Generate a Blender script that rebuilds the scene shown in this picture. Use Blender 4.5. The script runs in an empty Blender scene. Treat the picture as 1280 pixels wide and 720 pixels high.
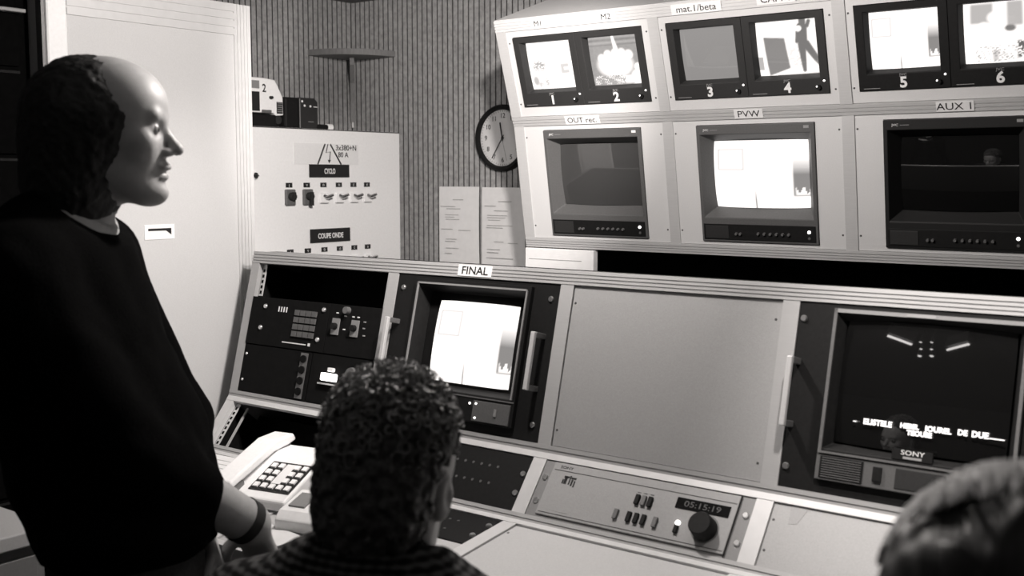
import bpy, math, random
import numpy as np
from mathutils import Vector, Euler, Matrix

random.seed(7)
rng = np.random.default_rng(11)
scene = bpy.context.scene
COL = scene.collection
H = 1.50                       # eye height of the photographer above the floor

# ------------------------------------------------------------------ camera
cam_data = bpy.data.cameras.new('camera')
cam = bpy.data.objects.new('camera', cam_data)
COL.objects.link(cam)
cam.location = (0, 0, H)
cam.rotation_euler = Euler((math.radians(90 - 5.647), math.radians(0.0), math.radians(37.247)), 'XYZ')
cam_data.sensor_width = 36.0
cam_data.lens = 36.0 * 1402.0 / 1280.0
cam_data.clip_start = 0.05
cam_data.dof.use_dof = True
cam_data.dof.focus_distance = 3.1
cam_data.dof.aperture_fstop = 5.2
scene.camera = cam

# ------------------------------------------------------------------ world, lights, exposure
world = bpy.data.worlds.new('world')
scene.world = world
world.use_nodes = True
world.node_tree.nodes['Background'].inputs[0].default_value = (1.0, 0.95, 0.92, 1)
world.node_tree.nodes['Background'].inputs[1].default_value = 0.004

WARM = (1.0, 0.935, 0.895)
def point_light(name, loc, watts, size):
    l = bpy.data.lights.new(name, 'POINT')
    l.energy = watts; l.color = WARM; l.shadow_soft_size = size
    o = bpy.data.objects.new(name, l); COL.objects.link(o); o.location = loc
    return o
LAMP_A = (-1.40, 1.72, H + 0.50)      # bare lamps over the console
LAMP_B = (-0.86, 1.86, H + 0.62)
SPOT_C = (-0.48, 1.45, H + 0.60)      # shaded spots, aimed at the desk's right half ...
FILL_D = (-0.98, 1.40, H + 0.60)      # ... and one added, unseen, to brighten the cabinet corner
FILL_E = (-0.96, 1.62, H + 0.60)  # unseen spot added to brighten the lower rack and left desk
AIM_E = (-2.50, 1.90, H - 0.55)
AIM_C = (-0.42, 2.00, H - 0.32)
AIM_D = (-3.00, 3.30, H - 0.02)
def spot_light(name, loc, aim, watts, deg, blend):
    l = bpy.data.lights.new(name, 'SPOT')
    l.energy = watts; l.color = WARM; l.shadow_soft_size = 0.03
    l.spot_size = math.radians(deg); l.spot_blend = blend
    o = bpy.data.objects.new(name, l); COL.objects.link(o); o.location = loc
    o.rotation_euler = (Vector(aim)-Vector(loc)).to_track_quat('-Z', 'Y').to_euler()
    return o
point_light('lamp_light', LAMP_A, 46, 0.035)
point_light('lamp_light_b', LAMP_B, 3, 0.035)
spot_light('spot_light', SPOT_C, AIM_C, 78, 60, 0.8)
spot_light('fill_light_cabinet', FILL_D, AIM_D, 175, 48, 0.7)
spot_light('fill_light_rack', FILL_E, AIM_E, 62, 50, 0.8)

vs = scene.view_settings
vs.view_transform = 'Standard'
vs.look = 'None'
vs.gamma = 1.0
vs.use_curve_mapping = False
vs.exposure = 0.0

# ------------------------------------------------------------------ materials
def mat(name, v, rough=0.6, metal=0.0, spec=0.4, noise=0.0, scale=80.0, bump=0.0, emit=0.0, stretch=None):
    m = bpy.data.materials.new(name); m.use_nodes = True
    nt = m.node_tree; b = nt.nodes['Principled BSDF']
    rgb = (v, v, v) if not isinstance(v, tuple) else v
    b.inputs['Base Color'].default_value = (*rgb, 1)
    b.inputs['Roughness'].default_value = rough
    b.inputs['Metallic'].default_value = metal
    b.inputs['Specular IOR Level'].default_value = spec
    if noise or bump:
        tc = nt.nodes.new('ShaderNodeTexCoord')
        mp = nt.nodes.new('ShaderNodeMapping')
        if stretch: mp.inputs['Scale'].default_value = stretch
        nz = nt.nodes.new('ShaderNodeTexNoise')
        nz.inputs['Scale'].default_value = scale; nz.inputs['Detail'].default_value = 4
        nt.links.new(tc.outputs['Object'], mp.inputs[0]); nt.links.new(mp.outputs[0], nz.inputs['Vector'])
        if noise:
            rp = nt.nodes.new('ShaderNodeMapRange')
            rp.inputs['From Min'].default_value = 0.3; rp.inputs['From Max'].default_value = 0.7
            rp.inputs['To Min'].default_value = 1 - noise; rp.inputs['To Max'].default_value = 1 + noise
            mx = nt.nodes.new('ShaderNodeVectorMath'); mx.operation = 'SCALE'
            mx.inputs[0].default_value = rgb
            nt.links.new(nz.outputs['Fac'], rp.inputs['Value'])
            nt.links.new(rp.outputs[0], mx.inputs['Scale'])
            nt.links.new(mx.outputs[0], b.inputs['Base Color'])
        if bump:
            bp = nt.nodes.new('ShaderNodeBump'); bp.inputs['Strength'].default_value = bump
            bp.inputs['Distance'].default_value = 0.002
            nt.links.new(nz.outputs['Fac'], bp.inputs['Height'])
            nt.links.new(bp.outputs[0], b.inputs['Normal'])
    if emit:
        b.inputs['Emission Color'].default_value = (1.0, 0.955, 0.93, 1)
        b.inputs['Emission Strength'].default_value = emit
    return m

M = {}
M['wall'] = mat('ribbed_wall_cloth', 0.36, 0.95, noise=0.22, scale=60, bump=0.3)
M['ceiling'] = mat('ceiling_paint', 0.17, 0.9, noise=0.05, scale=20)
M['floor'] = mat('floor_lino', 0.10, 0.6, noise=0.15, scale=12)
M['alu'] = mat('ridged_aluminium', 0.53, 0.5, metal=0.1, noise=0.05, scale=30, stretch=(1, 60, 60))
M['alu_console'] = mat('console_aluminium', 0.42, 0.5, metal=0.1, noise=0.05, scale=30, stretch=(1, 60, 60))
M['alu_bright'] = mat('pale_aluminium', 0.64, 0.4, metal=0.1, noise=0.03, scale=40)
M['panel'] = mat('grey_panel_paint', 0.34, 0.55, noise=0.06, scale=400, bump=0.1)
M['slope_panel'] = mat('slope_panel_paint', 0.38, 0.55, noise=0.06, scale=400, bump=0.08)
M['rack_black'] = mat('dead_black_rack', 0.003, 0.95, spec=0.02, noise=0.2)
M['hair_curl_lit'] = mat('lit_curls', 0.26, 0.5, noise=0.4, scale=160)  # curls paler than the hair beneath, painting a lit crown
M['hair_lit'] = mat('lit_hair', 0.7, 0.5, noise=0.3, scale=70)  # crown strands paled so their colour carries the lamplight
M['panel_light'] = mat('light_panel_paint', 0.63, 0.55, noise=0.04, scale=400, bump=0.08)
M['rack_panel'] = mat('rack_side_paint', 0.60, 0.5, noise=0.04, scale=300, bump=0.05)
M['desk'] = mat('desk_laminate', 0.52, 0.5, noise=0.06, scale=350, bump=0.06)
M['white'] = mat('white_enamel', 0.88, 0.42, noise=0.03, scale=120)
M['paper'] = mat('paper', 0.80, 0.9, noise=0.03, scale=40)
M['tape'] = mat('label_tape', 0.80, 0.6, noise=0.03, scale=200)
M['ink'] = mat('ink', 0.014, 0.7, noise=0.1)
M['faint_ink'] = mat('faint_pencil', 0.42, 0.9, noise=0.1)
M['black'] = mat('black_paint', 0.009, 0.6, spec=0.2, noise=0.2, scale=120)
M['matte_black'] = mat('matte_black', 0.007, 0.9, spec=0.1, noise=0.2, scale=60)
M['plastic'] = mat('dark_plastic', 0.028, 0.55, spec=0.25, noise=0.12, scale=300, bump=0.05)
M['plastic_shaded'] = mat('shaded_plastic', 0.016, 0.5, spec=0.25, noise=0.12, scale=300, bump=0.05)
M['plastic_grey'] = mat('charcoal_plastic', 0.10, 0.5, noise=0.1, scale=300, bump=0.05)
M['dgrey'] = mat('dark_grey_metal', 0.16, 0.45, metal=0.3, noise=0.1, scale=200)
M['mgrey'] = mat('mid_grey_metal', 0.24, 0.5, noise=0.06, scale=300)
M['chrome'] = mat('chrome', 0.75, 0.22, metal=1.0, noise=0.05)
M['screw'] = mat('steel_screw', 0.62, 0.3, metal=0.9, noise=0.05)
M['screwdark'] = mat('dark_screw', 0.09, 0.5, metal=0.3, noise=0.1)
M['led'] = mat('lit_led', 0.8, 0.3, emit=3.0, noise=0.01)
M['white_print'] = mat('white_print', 0.80, 0.6, noise=0.02)
M['grey_print'] = mat('grey_print', 0.30, 0.6, noise=0.05)
M['caption'] = mat('screen_caption', 0.2, 0.4, emit=1.8, noise=0.01)
M['bulb'] = mat('lit_bulb', 0.9, 0.3, emit=9.0, noise=0.01)
M['lampcap'] = mat('lamp_enamel', 0.08, 0.4, noise=0.05)
M['skin'] = mat('skin', 0.38, 0.5, noise=0.08, scale=60, bump=0.05)
M['skin_pale'] = mat('pale_skin', 0.58, 0.5, noise=0.06, scale=60, bump=0.05)
M['hair_dark'] = mat('dark_hair', 0.006, 0.6, noise=0.4, scale=150, bump=0.6)
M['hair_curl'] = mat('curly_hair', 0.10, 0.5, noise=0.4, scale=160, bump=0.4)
M['hair_fair_shade'] = mat('shaded_fair_hair', 0.06, 0.5, noise=0.5, scale=70, bump=0.5, stretch=(1, 6, 1))  # base darkened to paint the shaded back of the head
M['sweater'] = mat('black_knit', 0.003, 0.95, spec=0.02, noise=0.3, scale=220, bump=0.5)
M['trousers'] = mat('dark_trousers', 0.05, 0.9, spec=0.1, noise=0.2, scale=200, bump=0.3)
M['shirt'] = mat('shirt_cloth', 0.45, 0.9, noise=0.08, scale=200, bump=0.2)
M['coat'] = mat('dark_coat', 0.008, 0.95, spec=0.1, noise=0.25, scale=200, bump=0.4)
M['wood'] = mat('dark_shelf_wood', 0.20, 0.6, noise=0.15, scale=30, stretch=(1, 12, 1))
M['seatcloth'] = mat('chair_cloth', 0.05, 0.95, noise=0.2, scale=200, bump=0.3)
M['wallgroove'] = mat('wall_joint', 0.05, 0.95, noise=0.2, scale=60)
M['eyeball'] = mat('eyeball', 0.30, 0.3, noise=0.02)
M['digits'] = mat('dim_digits', 0.10, 0.6, noise=0.1)
M['edge_dark'] = mat('dull_edge', 0.02, 0.9, spec=0.03, noise=0.1)
M['glassless'] = mat('clock_face', 0.74, 0.6, noise=0.02)

def plaid():
    m = bpy.data.materials.new('plaid_tweed'); m.use_nodes = True
    nt = m.node_tree; b = nt.nodes['Principled BSDF']
    b.inputs['Roughness'].default_value = 0.95; b.inputs['Specular IOR Level'].default_value = 0.1
    tc = nt.nodes.new('ShaderNodeTexCoord')
    tot = None
    for axis in ('X', 'Y', 'Z'):
        w = nt.nodes.new('ShaderNodeTexWave'); w.bands_direction = axis
        w.inputs['Scale'].default_value = 36.0 if axis == 'Z' else 20.0
        w.inputs['Distortion'].default_value = 0.6
        nt.links.new(tc.outputs['Object'], w.inputs['Vector'])
        sc_ = nt.nodes.new('ShaderNodeMath'); sc_.operation = 'MULTIPLY'; sc_.inputs[1].default_value = 1.7 if axis == 'Z' else 0.65
        nt.links.new(w.outputs['Fac'], sc_.inputs[0])
        if tot is None: tot = sc_.outputs[0]
        else:
            a = nt.nodes.new('ShaderNodeMath'); a.operation = 'ADD'
            nt.links.new(tot, a.inputs[0]); nt.links.new(sc_.outputs[0], a.inputs[1]); tot = a.outputs[0]
    r = nt.nodes.new('ShaderNodeValToRGB')
    r.color_ramp.elements[0].position = 0.35; r.color_ramp.elements[0].color = (0.012, 0.012, 0.012, 1)
    r.color_ramp.elements[1].position = 0.8; r.color_ramp.elements[1].color = (0.10, 0.10, 0.10, 1)
    d = nt.nodes.new('ShaderNodeMath'); d.operation = 'DIVIDE'; d.inputs[1].default_value = 3.0
    nt.links.new(tot, d.inputs[0]); nt.links.new(d.outputs[0], r.inputs[0])
    nt.links.new(r.outputs[0], b.inputs['Base Color'])
    return m
M['plaid'] = plaid()

def screen_mat(name, strength, base=0.012):
    m = bpy.data.materials.new(name); m.use_nodes = True
    nt = m.node_tree; b = nt.nodes['Principled BSDF']
    b.inputs['Base Color'].default_value = (base, base, base, 1)
    b.inputs['Roughness'].default_value = 0.03
    b.inputs['Specular IOR Level'].default_value = 0.5 if strength else 0.9
    if strength:
        a = nt.nodes.new('ShaderNodeAttribute'); a.attribute_name = 'pic'
        mx = nt.nodes.new('ShaderNodeVectorMath'); mx.operation = 'MULTIPLY'
        mx.inputs[1].default_value = (1.0, 0.955, 0.93)
        nt.links.new(a.outputs['Color'], mx.inputs[0])
        nt.links.new(mx.outputs[0], b.inputs['Emission Color'])
        b.inputs['Emission Strength'].default_value = strength
    return m
M['screen_lit'] = screen_mat('lit_picture_tube', 1.0)
M['screen_off'] = screen_mat('dark_picture_tube', 0, 0.006)
M['screen_grey'] = screen_mat('grey_picture_tube', 0, 0.055)

# ------------------------------------------------------------------ mesh helpers
class MB:
    def __init__(s): s.v = []; s.f = []
    def add(s, vs_, fs):
        o = len(s.v); s.v += [tuple(map(float, p)) for p in vs_]; s.f += [tuple(i + o for i in f) for f in fs]; return s
    def box(s, x0, x1, y0, y1, z0, z1):
        return s.add([(x0,y0,z0),(x1,y0,z0),(x1,y1,z0),(x0,y1,z0),(x0,y0,z1),(x1,y0,z1),(x1,y1,z1),(x0,y1,z1)],
                     [(0,3,2,1),(4,5,6,7),(0,1,5,4),(1,2,6,5),(2,3,7,6),(3,0,4,7)])
    def prism(s, poly, axis, a0, a1):
        n = len(poly)
        def P(p, a):
            return {'x': (a, p[0], p[1]), 'y': (p[0], a, p[1]), 'z': (p[0], p[1], a)}[axis]
        vs_ = [P(p, a0) for p in poly] + [P(p, a1) for p in poly]
        fs = [tuple(range(n))[::-1], tuple(range(n, 2*n))] + [(i, (i+1) % n, n+(i+1) % n, n+i) for i in range(n)]
        return s.add(vs_, fs)
    def cyl(s, p0, p1, r0, r1=None, n=16):
        r1 = r0 if r1 is None else r1
        p0 = Vector(p0); p1 = Vector(p1); d = (p1-p0).normalized()
        a = d.orthogonal().normalized(); b = d.cross(a)
        vs_ = []
        for p, r in ((p0, r0), (p1, r1)):
            for i in range(n):
                t = 2*math.pi*i/n; vs_.append(p + (a*math.cos(t)+b*math.sin(t))*r)
        fs = [tuple(range(n))[::-1], tuple(range(n, 2*n))] + [(i, (i+1) % n, n+(i+1) % n, n+i) for i in range(n)]
        return s.add(vs_, fs)
    def lathe(s, prof, c=(0,0,0), axis='z', n=24):
        vs_ = []; k = len(prof)
        for i in range(n):
            t = 2*math.pi*i/n
            for r, h in prof:
                a, b = r*math.cos(t), r*math.sin(t)
                q = {'z': (a, b, h), 'y': (a, h, b), 'x': (h, a, b)}[axis]
                vs_.append((q[0]+c[0], q[1]+c[1], q[2]+c[2]))
        fs = []
        for i in range(n):
            j = (i+1) % n
            for m_ in range(k-1): fs.append((i*k+m_, j*k+m_, j*k+m_+1, i*k+m_+1))
        return s.add(vs_, fs)
    def tube(s, pts, r, n=8):
        pts = [Vector(p) for p in pts]; rs = r if isinstance(r, (list, tuple)) else [r]*len(pts)
        vs_ = []; a = None
        for i, p in enumerate(pts):
            d = (pts[min(i+1, len(pts)-1)] - pts[max(i-1, 0)]).normalized()
            if a is None: a = d.orthogonal().normalized()
            a = (a - d*a.dot(d)).normalized(); b = d.cross(a)
            for k in range(n):
                t = 2*math.pi*k/n; vs_.append(p + (a*math.cos(t)+b*math.sin(t))*rs[i])
        fs = []
        for i in range(len(pts)-1):
            for k in range(n): fs.append((i*n+k, i*n+(k+1) % n, (i+1)*n+(k+1) % n, (i+1)*n+k))
        fs.append(tuple(range(n))[::-1]); fs.append(tuple(range((len(pts)-1)*n, len(pts)*n)))
        return s.add(vs_, fs)
    def mesh(s, name, m, smooth=None):
        me = bpy.data.meshes.new(name); me.from_pydata(s.v, [], s.f); me.update()
        if m is not None: me.materials.append(m)
        if smooth is not None:
            me.shade_smooth(); me.set_sharp_from_angle(angle=math.radians(smooth))
        return me
    def build(s, name, m, parent=None, loc=(0,0,0), rot=(0,0,0), smooth=None, bevel=0.0, seg=2):
        me = s.mesh(name, M[m] if isinstance(m, str) else m, smooth)
        return link(name, me, parent, loc, rot, bevel, seg)

def link(name, me, parent=None, loc=(0,0,0), rot=(0,0,0), bevel=0.0, seg=2):
    o = bpy.data.objects.new(name, me); COL.objects.link(o)
    o.location = loc; o.rotation_euler = rot
    if parent is not None: o.parent = parent
    if bevel:
        b = o.modifiers.new('bevel', 'BEVEL'); b.width = bevel; b.segments = seg; b.limit_method = 'ANGLE'; b.angle_limit = math.radians(40)
    return o
def bx(*a): return MB().box(*a)
def tag(o, label=None, cat=None, group=None, kind=None):
    if label: o['label'] = label
    if cat: o['category'] = cat
    if group: o['group'] = group
    if kind: o['kind'] = kind
    return o
def thing(name, label, cat, loc=(0,0,0), rot=(0,0,0), group=None):
    o = bpy.data.objects.new(name, None); COL.objects.link(o); o.empty_display_size = 0.05
    o.location = loc; o.rotation_euler = rot
    return tag(o, label, cat, group)

_txt = {}
def text(s, size, name, m, parent, loc, rot=(0,0,0), sx=1.0, extrude=0.0003, align='CENTER', bold=0.0):
    """flat lettering standing in the local XZ plane, facing -Y"""
    key = (s, size, sx, m, extrude, align, bold)
    if key not in _txt:
        c = bpy.data.curves.new('lettering', 'FONT'); c.body = s; c.size = size; c.align_x = align; c.align_y = 'CENTER'
        c.extrude = extrude; c.offset = bold; c.resolution_u = 3
        o = bpy.data.objects.new('tmp', c); COL.objects.link(o)
        dg = bpy.context.evaluated_depsgraph_get()
        me = bpy.data.meshes.new_from_object(o.evaluated_get(dg))
        bpy.data.objects.remove(o); bpy.data.curves.remove(c)
        me.transform(Matrix.Rotation(math.pi/2, 4, 'X') @ Matrix.Diagonal((sx, 1, 1, 1)))
        me.materials.clear(); me.materials.append(M[m])
        _txt[key] = me
    return link(name, _txt[key], parent, loc, rot)

# the five sloping faces of console and monitor wall: (Y, Z-H, tilt in degrees, height)
FR = {'CU': (1.9286, -0.5728, -14.309, 0.3501), 'CL': (1.8340, -0.7008, -39.055, 0.1292),
      'CD': (1.6766, -0.7297, -83.794, 0.1284), 'BU': (2.7637, 0.1819, 17.742, 0.2594),
      'BL': (2.8357, -0.1883, 9.845, 0.3487), 'BM': (2.7761, 0.1553, 24.8, 0.0293)}
def fl(pl, x=0.0, h=0.0, s=0.0):
    """world point on a face: x along it, s up it, h out of it"""
    Y, Z, t, _ = FR[pl]; t = math.radians(t)
    up = Vector((0, -math.sin(t), math.cos(t))); n = Vector((0, -math.cos(t), -math.sin(t)))
    return Vector((x, Y, Z + H)) + up*s + n*h
def fr(pl): return (math.radians(FR[pl][2]), 0, 0)
def ridged(w, n, g=0.0025, t=0.012, gw=0.3):
    """profile (z, y) of an extruded rail: n ridges over width w, proud side at -y"""
    p = [(0, t), (0, 0)]; rw = w/n
    for i in range(n):
        a = i*rw; b = a + rw*(1-gw)
        p += [(a, 0), (b, 0)]
        if i < n-1: p += [(b, g), (a+rw, g)]
    p += [(w, 0), (w, t)]
    q = []
    for k in p:
        if not q or (abs(q[-1][0]-k[0])+abs(q[-1][1]-k[1])) > 1e-7: q.append(k)
    return q
def rail(x0, x1, s0, s1, n, name, m, parent, pl, h=0.004, t=0.014):
    """ridged rail running along x"""
    prof = [(y - h, z + s0) for z, y in ridged(s1-s0, n, t=t)]
    mb = MB().prism(prof, 'x', x0, x1)
    return mb.build(name, m, parent, fl(pl), fr(pl))
def post(x0, x1, s0, s1, n, name, m, parent, pl, h=0.003, t=0.014):
    """ridged post running up a face"""
    prof = [(z + x0, y - h) for z, y in ridged(x1-x0, n, g=0.0012, t=t)]
    mb = MB().prism(prof, 'z', s0, s1)
    return mb.build(name, m, parent, fl(pl), fr(pl))
SCREW = MB().lathe([(0.0, -0.0022), (0.003, -0.0022), (0.0042, -0.0008), (0.0042, 0.001)], axis='y', n=12).mesh('screw', M['screw'], 40)
SCREWD = MB().lathe([(0.0, -0.001), (0.002, -0.001), (0.0027, -0.0002), (0.0027, 0.001)], axis='y', n=10).mesh('screw', M['screwdark'], 40)
SCREWB = MB().lathe([(0.0, -0.004), (0.005, -0.004), (0.0068, -0.0015), (0.0068, 0.001)], axis='y', n=14).mesh('screw', M['screw'], 40)
def screws(parent, pts, pl=None, me=None, h=0.0):
    for x, s in pts:
        if pl: link('screw', me or SCREWD, parent, fl(pl, x, h, s), fr(pl))
        else: link('screw', me or SCREWD, parent, (x, -h, s))

# ================================================================== the room
XL, XR, YB, YF, ZC = -3.49, 1.9, 3.46, -2.4, H + 0.735
def ribs(length, pitch=0.027, g=0.0055, d=0.008):
    p = []; n = int(length/pitch)
    for i in range(n+1):
        a = i*pitch
        p += [(a, 0), (a+pitch-g, 0), (a+pitch-g+0.0015, d), (a+pitch-0.0015, d)]
    p = [q for q in p if q[0] <= length]
    return p
def groove(o, axis, face):
    me = o.data; me.materials.append(M['wallgroove'])
    for p in me.polygons:
        d = (p.center[axis]-face)*(1 if axis == 1 else -1)
        if 0.0005 < d < 0.02 and abs(p.normal.z) < 0.5: p.material_index = 1
    return o
pr = ribs(XR-XL)
tag(groove(MB().prism([(XL+a, YB+b) for a, b in pr] + [(XR, YB+0.05), (XL, YB+0.05)], 'z', 0, ZC).build('wall_back', 'wall'), 1, YB), 'grey ribbed cloth wall behind the clock and monitor bank', kind='structure')
pr = ribs(YB-YF)
tag(groove(MB().prism([(XL-b, YF+a) for a, b in pr] + [(XL-0.05, YB), (XL-0.05, YF)], 'z', 0, ZC).build('wall_left', 'wall'), 0, XL), 'grey ribbed cloth wall behind the electrical cabinet', kind='structure')
tag(bx(XR, XR+0.05, YF, YB, 0, ZC).build('wall_right', 'ceiling'), 'plain wall at the right end of the room', kind='structure')
tag(bx(XL, XR, YF-0.05, YF, 0, ZC).build('wall_front', 'ceiling'), 'plain wall behind the photographer', kind='structure')
tag(bx(XL, XR, YF, YB, -0.05, 0).build('floor', 'floor'), 'dark lino floor of the control room', kind='structure')
tag(bx(XL, XR, YF, YB, ZC, ZC+0.05).build('ceiling', 'ceiling'), 'low dull ceiling above the corner shelf', kind='structure')

# ================================================================== console
xa = -2.4254
BAYS = [(-2.3944, -1.9114), (-1.8774, -1.3944), (-1.3605, -0.8775), (-0.8436, -0.3606), (-0.3267, 0.1563)]
XE = 0.190
console = thing('control_console', 'long grey console desk with sloping panels and ridged aluminium rails', 'console', (0, 1.9, 0))
def cpart(mb, name, m, pl=None, **k):
    loc = (fl(pl) if pl else Vector((0, 0, 0))) - Vector((0, 1.9, 0))
    return mb.build(name, m, console, loc, fr(pl) if pl else (0,0,0), **k)
def shift(o): o.location = Vector(o.location) - Vector((0, 1.9, 0)); return o
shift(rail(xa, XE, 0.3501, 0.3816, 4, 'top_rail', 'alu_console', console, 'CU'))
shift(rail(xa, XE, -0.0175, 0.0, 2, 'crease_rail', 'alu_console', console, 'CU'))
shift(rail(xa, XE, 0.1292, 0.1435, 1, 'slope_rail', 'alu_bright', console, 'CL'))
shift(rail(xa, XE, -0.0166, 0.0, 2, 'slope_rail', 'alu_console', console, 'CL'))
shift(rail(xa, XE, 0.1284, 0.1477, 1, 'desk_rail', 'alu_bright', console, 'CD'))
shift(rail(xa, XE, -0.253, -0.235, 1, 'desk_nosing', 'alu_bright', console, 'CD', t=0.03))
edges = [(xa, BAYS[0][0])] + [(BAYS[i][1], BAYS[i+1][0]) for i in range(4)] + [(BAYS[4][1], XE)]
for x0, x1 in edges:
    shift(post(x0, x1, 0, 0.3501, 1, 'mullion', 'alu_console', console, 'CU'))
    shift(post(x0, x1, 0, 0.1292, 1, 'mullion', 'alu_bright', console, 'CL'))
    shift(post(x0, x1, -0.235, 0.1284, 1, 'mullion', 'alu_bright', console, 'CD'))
# side panels, back and plinth
sidepoly = [tuple(fl('CU', 0, -0.012, 0.3816).yz), tuple(fl('CU', 0, -0.012, -0.015).yz), tuple(fl('CL', 0, -0.012, -0.015).yz),
            tuple(fl('CD', 0, -0.012, -0.250).yz), (1.46, 0.66), (1.78, 0.60), (1.82, 0.0), (2.42, 0.0), (2.42, H-0.24), (2.10, H-0.207)]
for x in (xa, XE-0.018):
    cpart(MB().prism([(y, z) for y, z in sidepoly], 'x', x, x+0.018), 'side_panel', 'mgrey')
cpart(bx(xa+0.018, XE-0.018, 2.40, 2.42, 0, H-0.24), 'back_panel', 'matte_black')
cpart(bx(xa+0.018, XE-0.018, 1.80, 1.82, 0.0, 0.60), 'kick_panel', 'dgrey')
cpart(MB().prism([(2.035, H-0.206), (2.42, H-0.24), (2.42, H-0.25), (2.035, H-0.222)], 'x', xa+0.018, XE-0.018), 'top_cover', 'matte_black')
cpart(MB().prism([(1.46, 0.66), (1.78, 0.60), (1.78, 0.61), (1.46, 0.67)], 'x', xa+0.018, XE-0.018), 'underside', 'dgrey')
# dark lining inside each open bay
cpart(bx(BAYS[0][0]-0.012, BAYS[0][1]+0.012, 0.16, 0.17, -0.02, 0.37), 'bay_lining', 'matte_black', 'CU')
cpart(bx(BAYS[0][0]-0.012, BAYS[0][1]+0.012, 0.11, 0.12, -0.02, 0.145), 'bay_lining', 'matte_black', 'CL')
for s in (BAYS[0][0]-0.012, BAYS[0][1]+0.008):
    cpart(bx(s, s+0.004, 0.012, 0.16, 0, 0.35), 'bay_wall', 'matte_black', 'CU')
    cpart(bx(s, s+0.004, 0.012, 0.11, 0, 0.129), 'bay_wall', 'matte_black', 'CL')
# punched rack strips in the open bay
def strip(x0, x1, s0, s1, pl):
    o = cpart(bx(x0, x1, 0.012, 0.0145, s0, s1), 'rack_strip', 'alu_bright', pl)
    hole = bx(-0.0035, 0.0035, -0.0006, 0.0008, -0.0042, 0.0042).mesh('punched_hole', M['matte_black'])
    k = s0 + 0.010
    i = 0
    while k < s1 - 0.006:
        link('punched_hole', hole, o, ((x0+x1)/2, 0.0118, k)); i += 1
        k += 0.0148
for a, b in ((BAYS[0][0], BAYS[0][0]+0.015), (BAYS[0][1]-0.015, BAYS[0][1])):
    strip(a, b, 0.262, 0.3495, 'CU')
strip(BAYS[0][0], BAYS[0][0]+0.015, 0.001, 0.1285, 'CL')
strip(BAYS[0][1]-0.015, BAYS[0][1], 0.001, 0.1285, 'CL')
cpart(bx(BAYS[0][0]+0.022, BAYS[0][0]+0.028, 0.03, 0.034, 0.001, 0.1285), 'inner_slide', 'alu', 'CL')
# blank panels
def blank(i, pl, m, inset=0.0015, lab=None, sc=True):
    x0, x1 = BAYS[i]; hgt = FR[pl][3]; s0 = -0.235 if pl == 'CD' else 0.0
    o = cpart(bx(x0+inset, x1-inset, 0.001, 0.004, s0+0.001, hgt-0.0015), 'blank_panel', m, pl)
    if lab: o['label'] = lab
    if sc:
        for x in (x0+0.008, x1-0.012):
            for s in ((s0+0.035, hgt-0.039) if hgt-s0 > 0.2 else (s0+0.034, hgt-0.034)):
                l = link('screw', SCREWD, o, (x, 0.001, s))
    return o
blank(2, 'CU', 'panel', lab='large plain grey blanking panel')
blank(4, 'CU', 'panel'); blank(3, 'CL', 'slope_panel'); blank(4, 'CL', 'slope_panel')
for i in (2, 3, 4): blank(i, 'CD', 'desk')
blank(0, 'CD', 'desk', sc=False)
cpart(bx(BAYS[1][0]+0.0015, BAYS[1][1]-0.0015, 0.001, 0.004, -0.234, -0.001), 'desk_strip', 'desk', 'CD')
# torn tape on the right blank
cpart(MB().prism([(-0.810, 0.1275), (-0.776, 0.1275), (-0.790, 0.094), (-0.806, 0.092)], 'y', 0.0004, 0.001), 'tape_mark', 'panel', 'CL')
# FINAL label
o = cpart(bx(-1.690, -1.590, -0.0055, -0.004, 0.353, 0.379), 'label_strip', 'tape', 'CU')
text('FINAL', 0.026, 'lettering', 'ink', o, (-1.640, -0.0057, 0.3655), sx=1.15, bold=0.0004)

# ------------------------------------------------------------------ generic CRT monitor pieces
def frame_mb(w, h, ox0, ox1, oz0, oz1, d_in, slope, depth, n_round=0):
    """front bezel: outer w x h (origin lower left), opening ox0..ox1 x oz0..oz1 recessed by d_in with sloped walls"""
    mb = MB()
    O = [(0,0),(w,0),(w,h),(0,h)]; I = [(ox0,oz0),(ox1,oz0),(ox1,oz1),(ox0,oz1)]
    J = [(ox0+slope,oz0+slope),(ox1-slope,oz0+slope),(ox1-slope,oz1-slope),(ox0+slope,oz1-slope)]
    vs_ = [(x,0,z) for x,z in O]+[(x,0,z) for x,z in I]+[(x,d_in,z) for x,z in J]+[(x,depth,z) for x,z in O]+[(x,depth,z) for x,z in J]
    fs = []
    for i in range(4):
        j = (i+1) % 4
        fs += [(i, j, 4+j, 4+i), (4+i, 4+j, 8+j, 8+i), (j, i, 12+i, 12+j), (8+i, 8+j, 16+j, 16+i), (16+i, 16+j, 12+j, 12+i)]
    return mb.add(vs_, fs)
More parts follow.
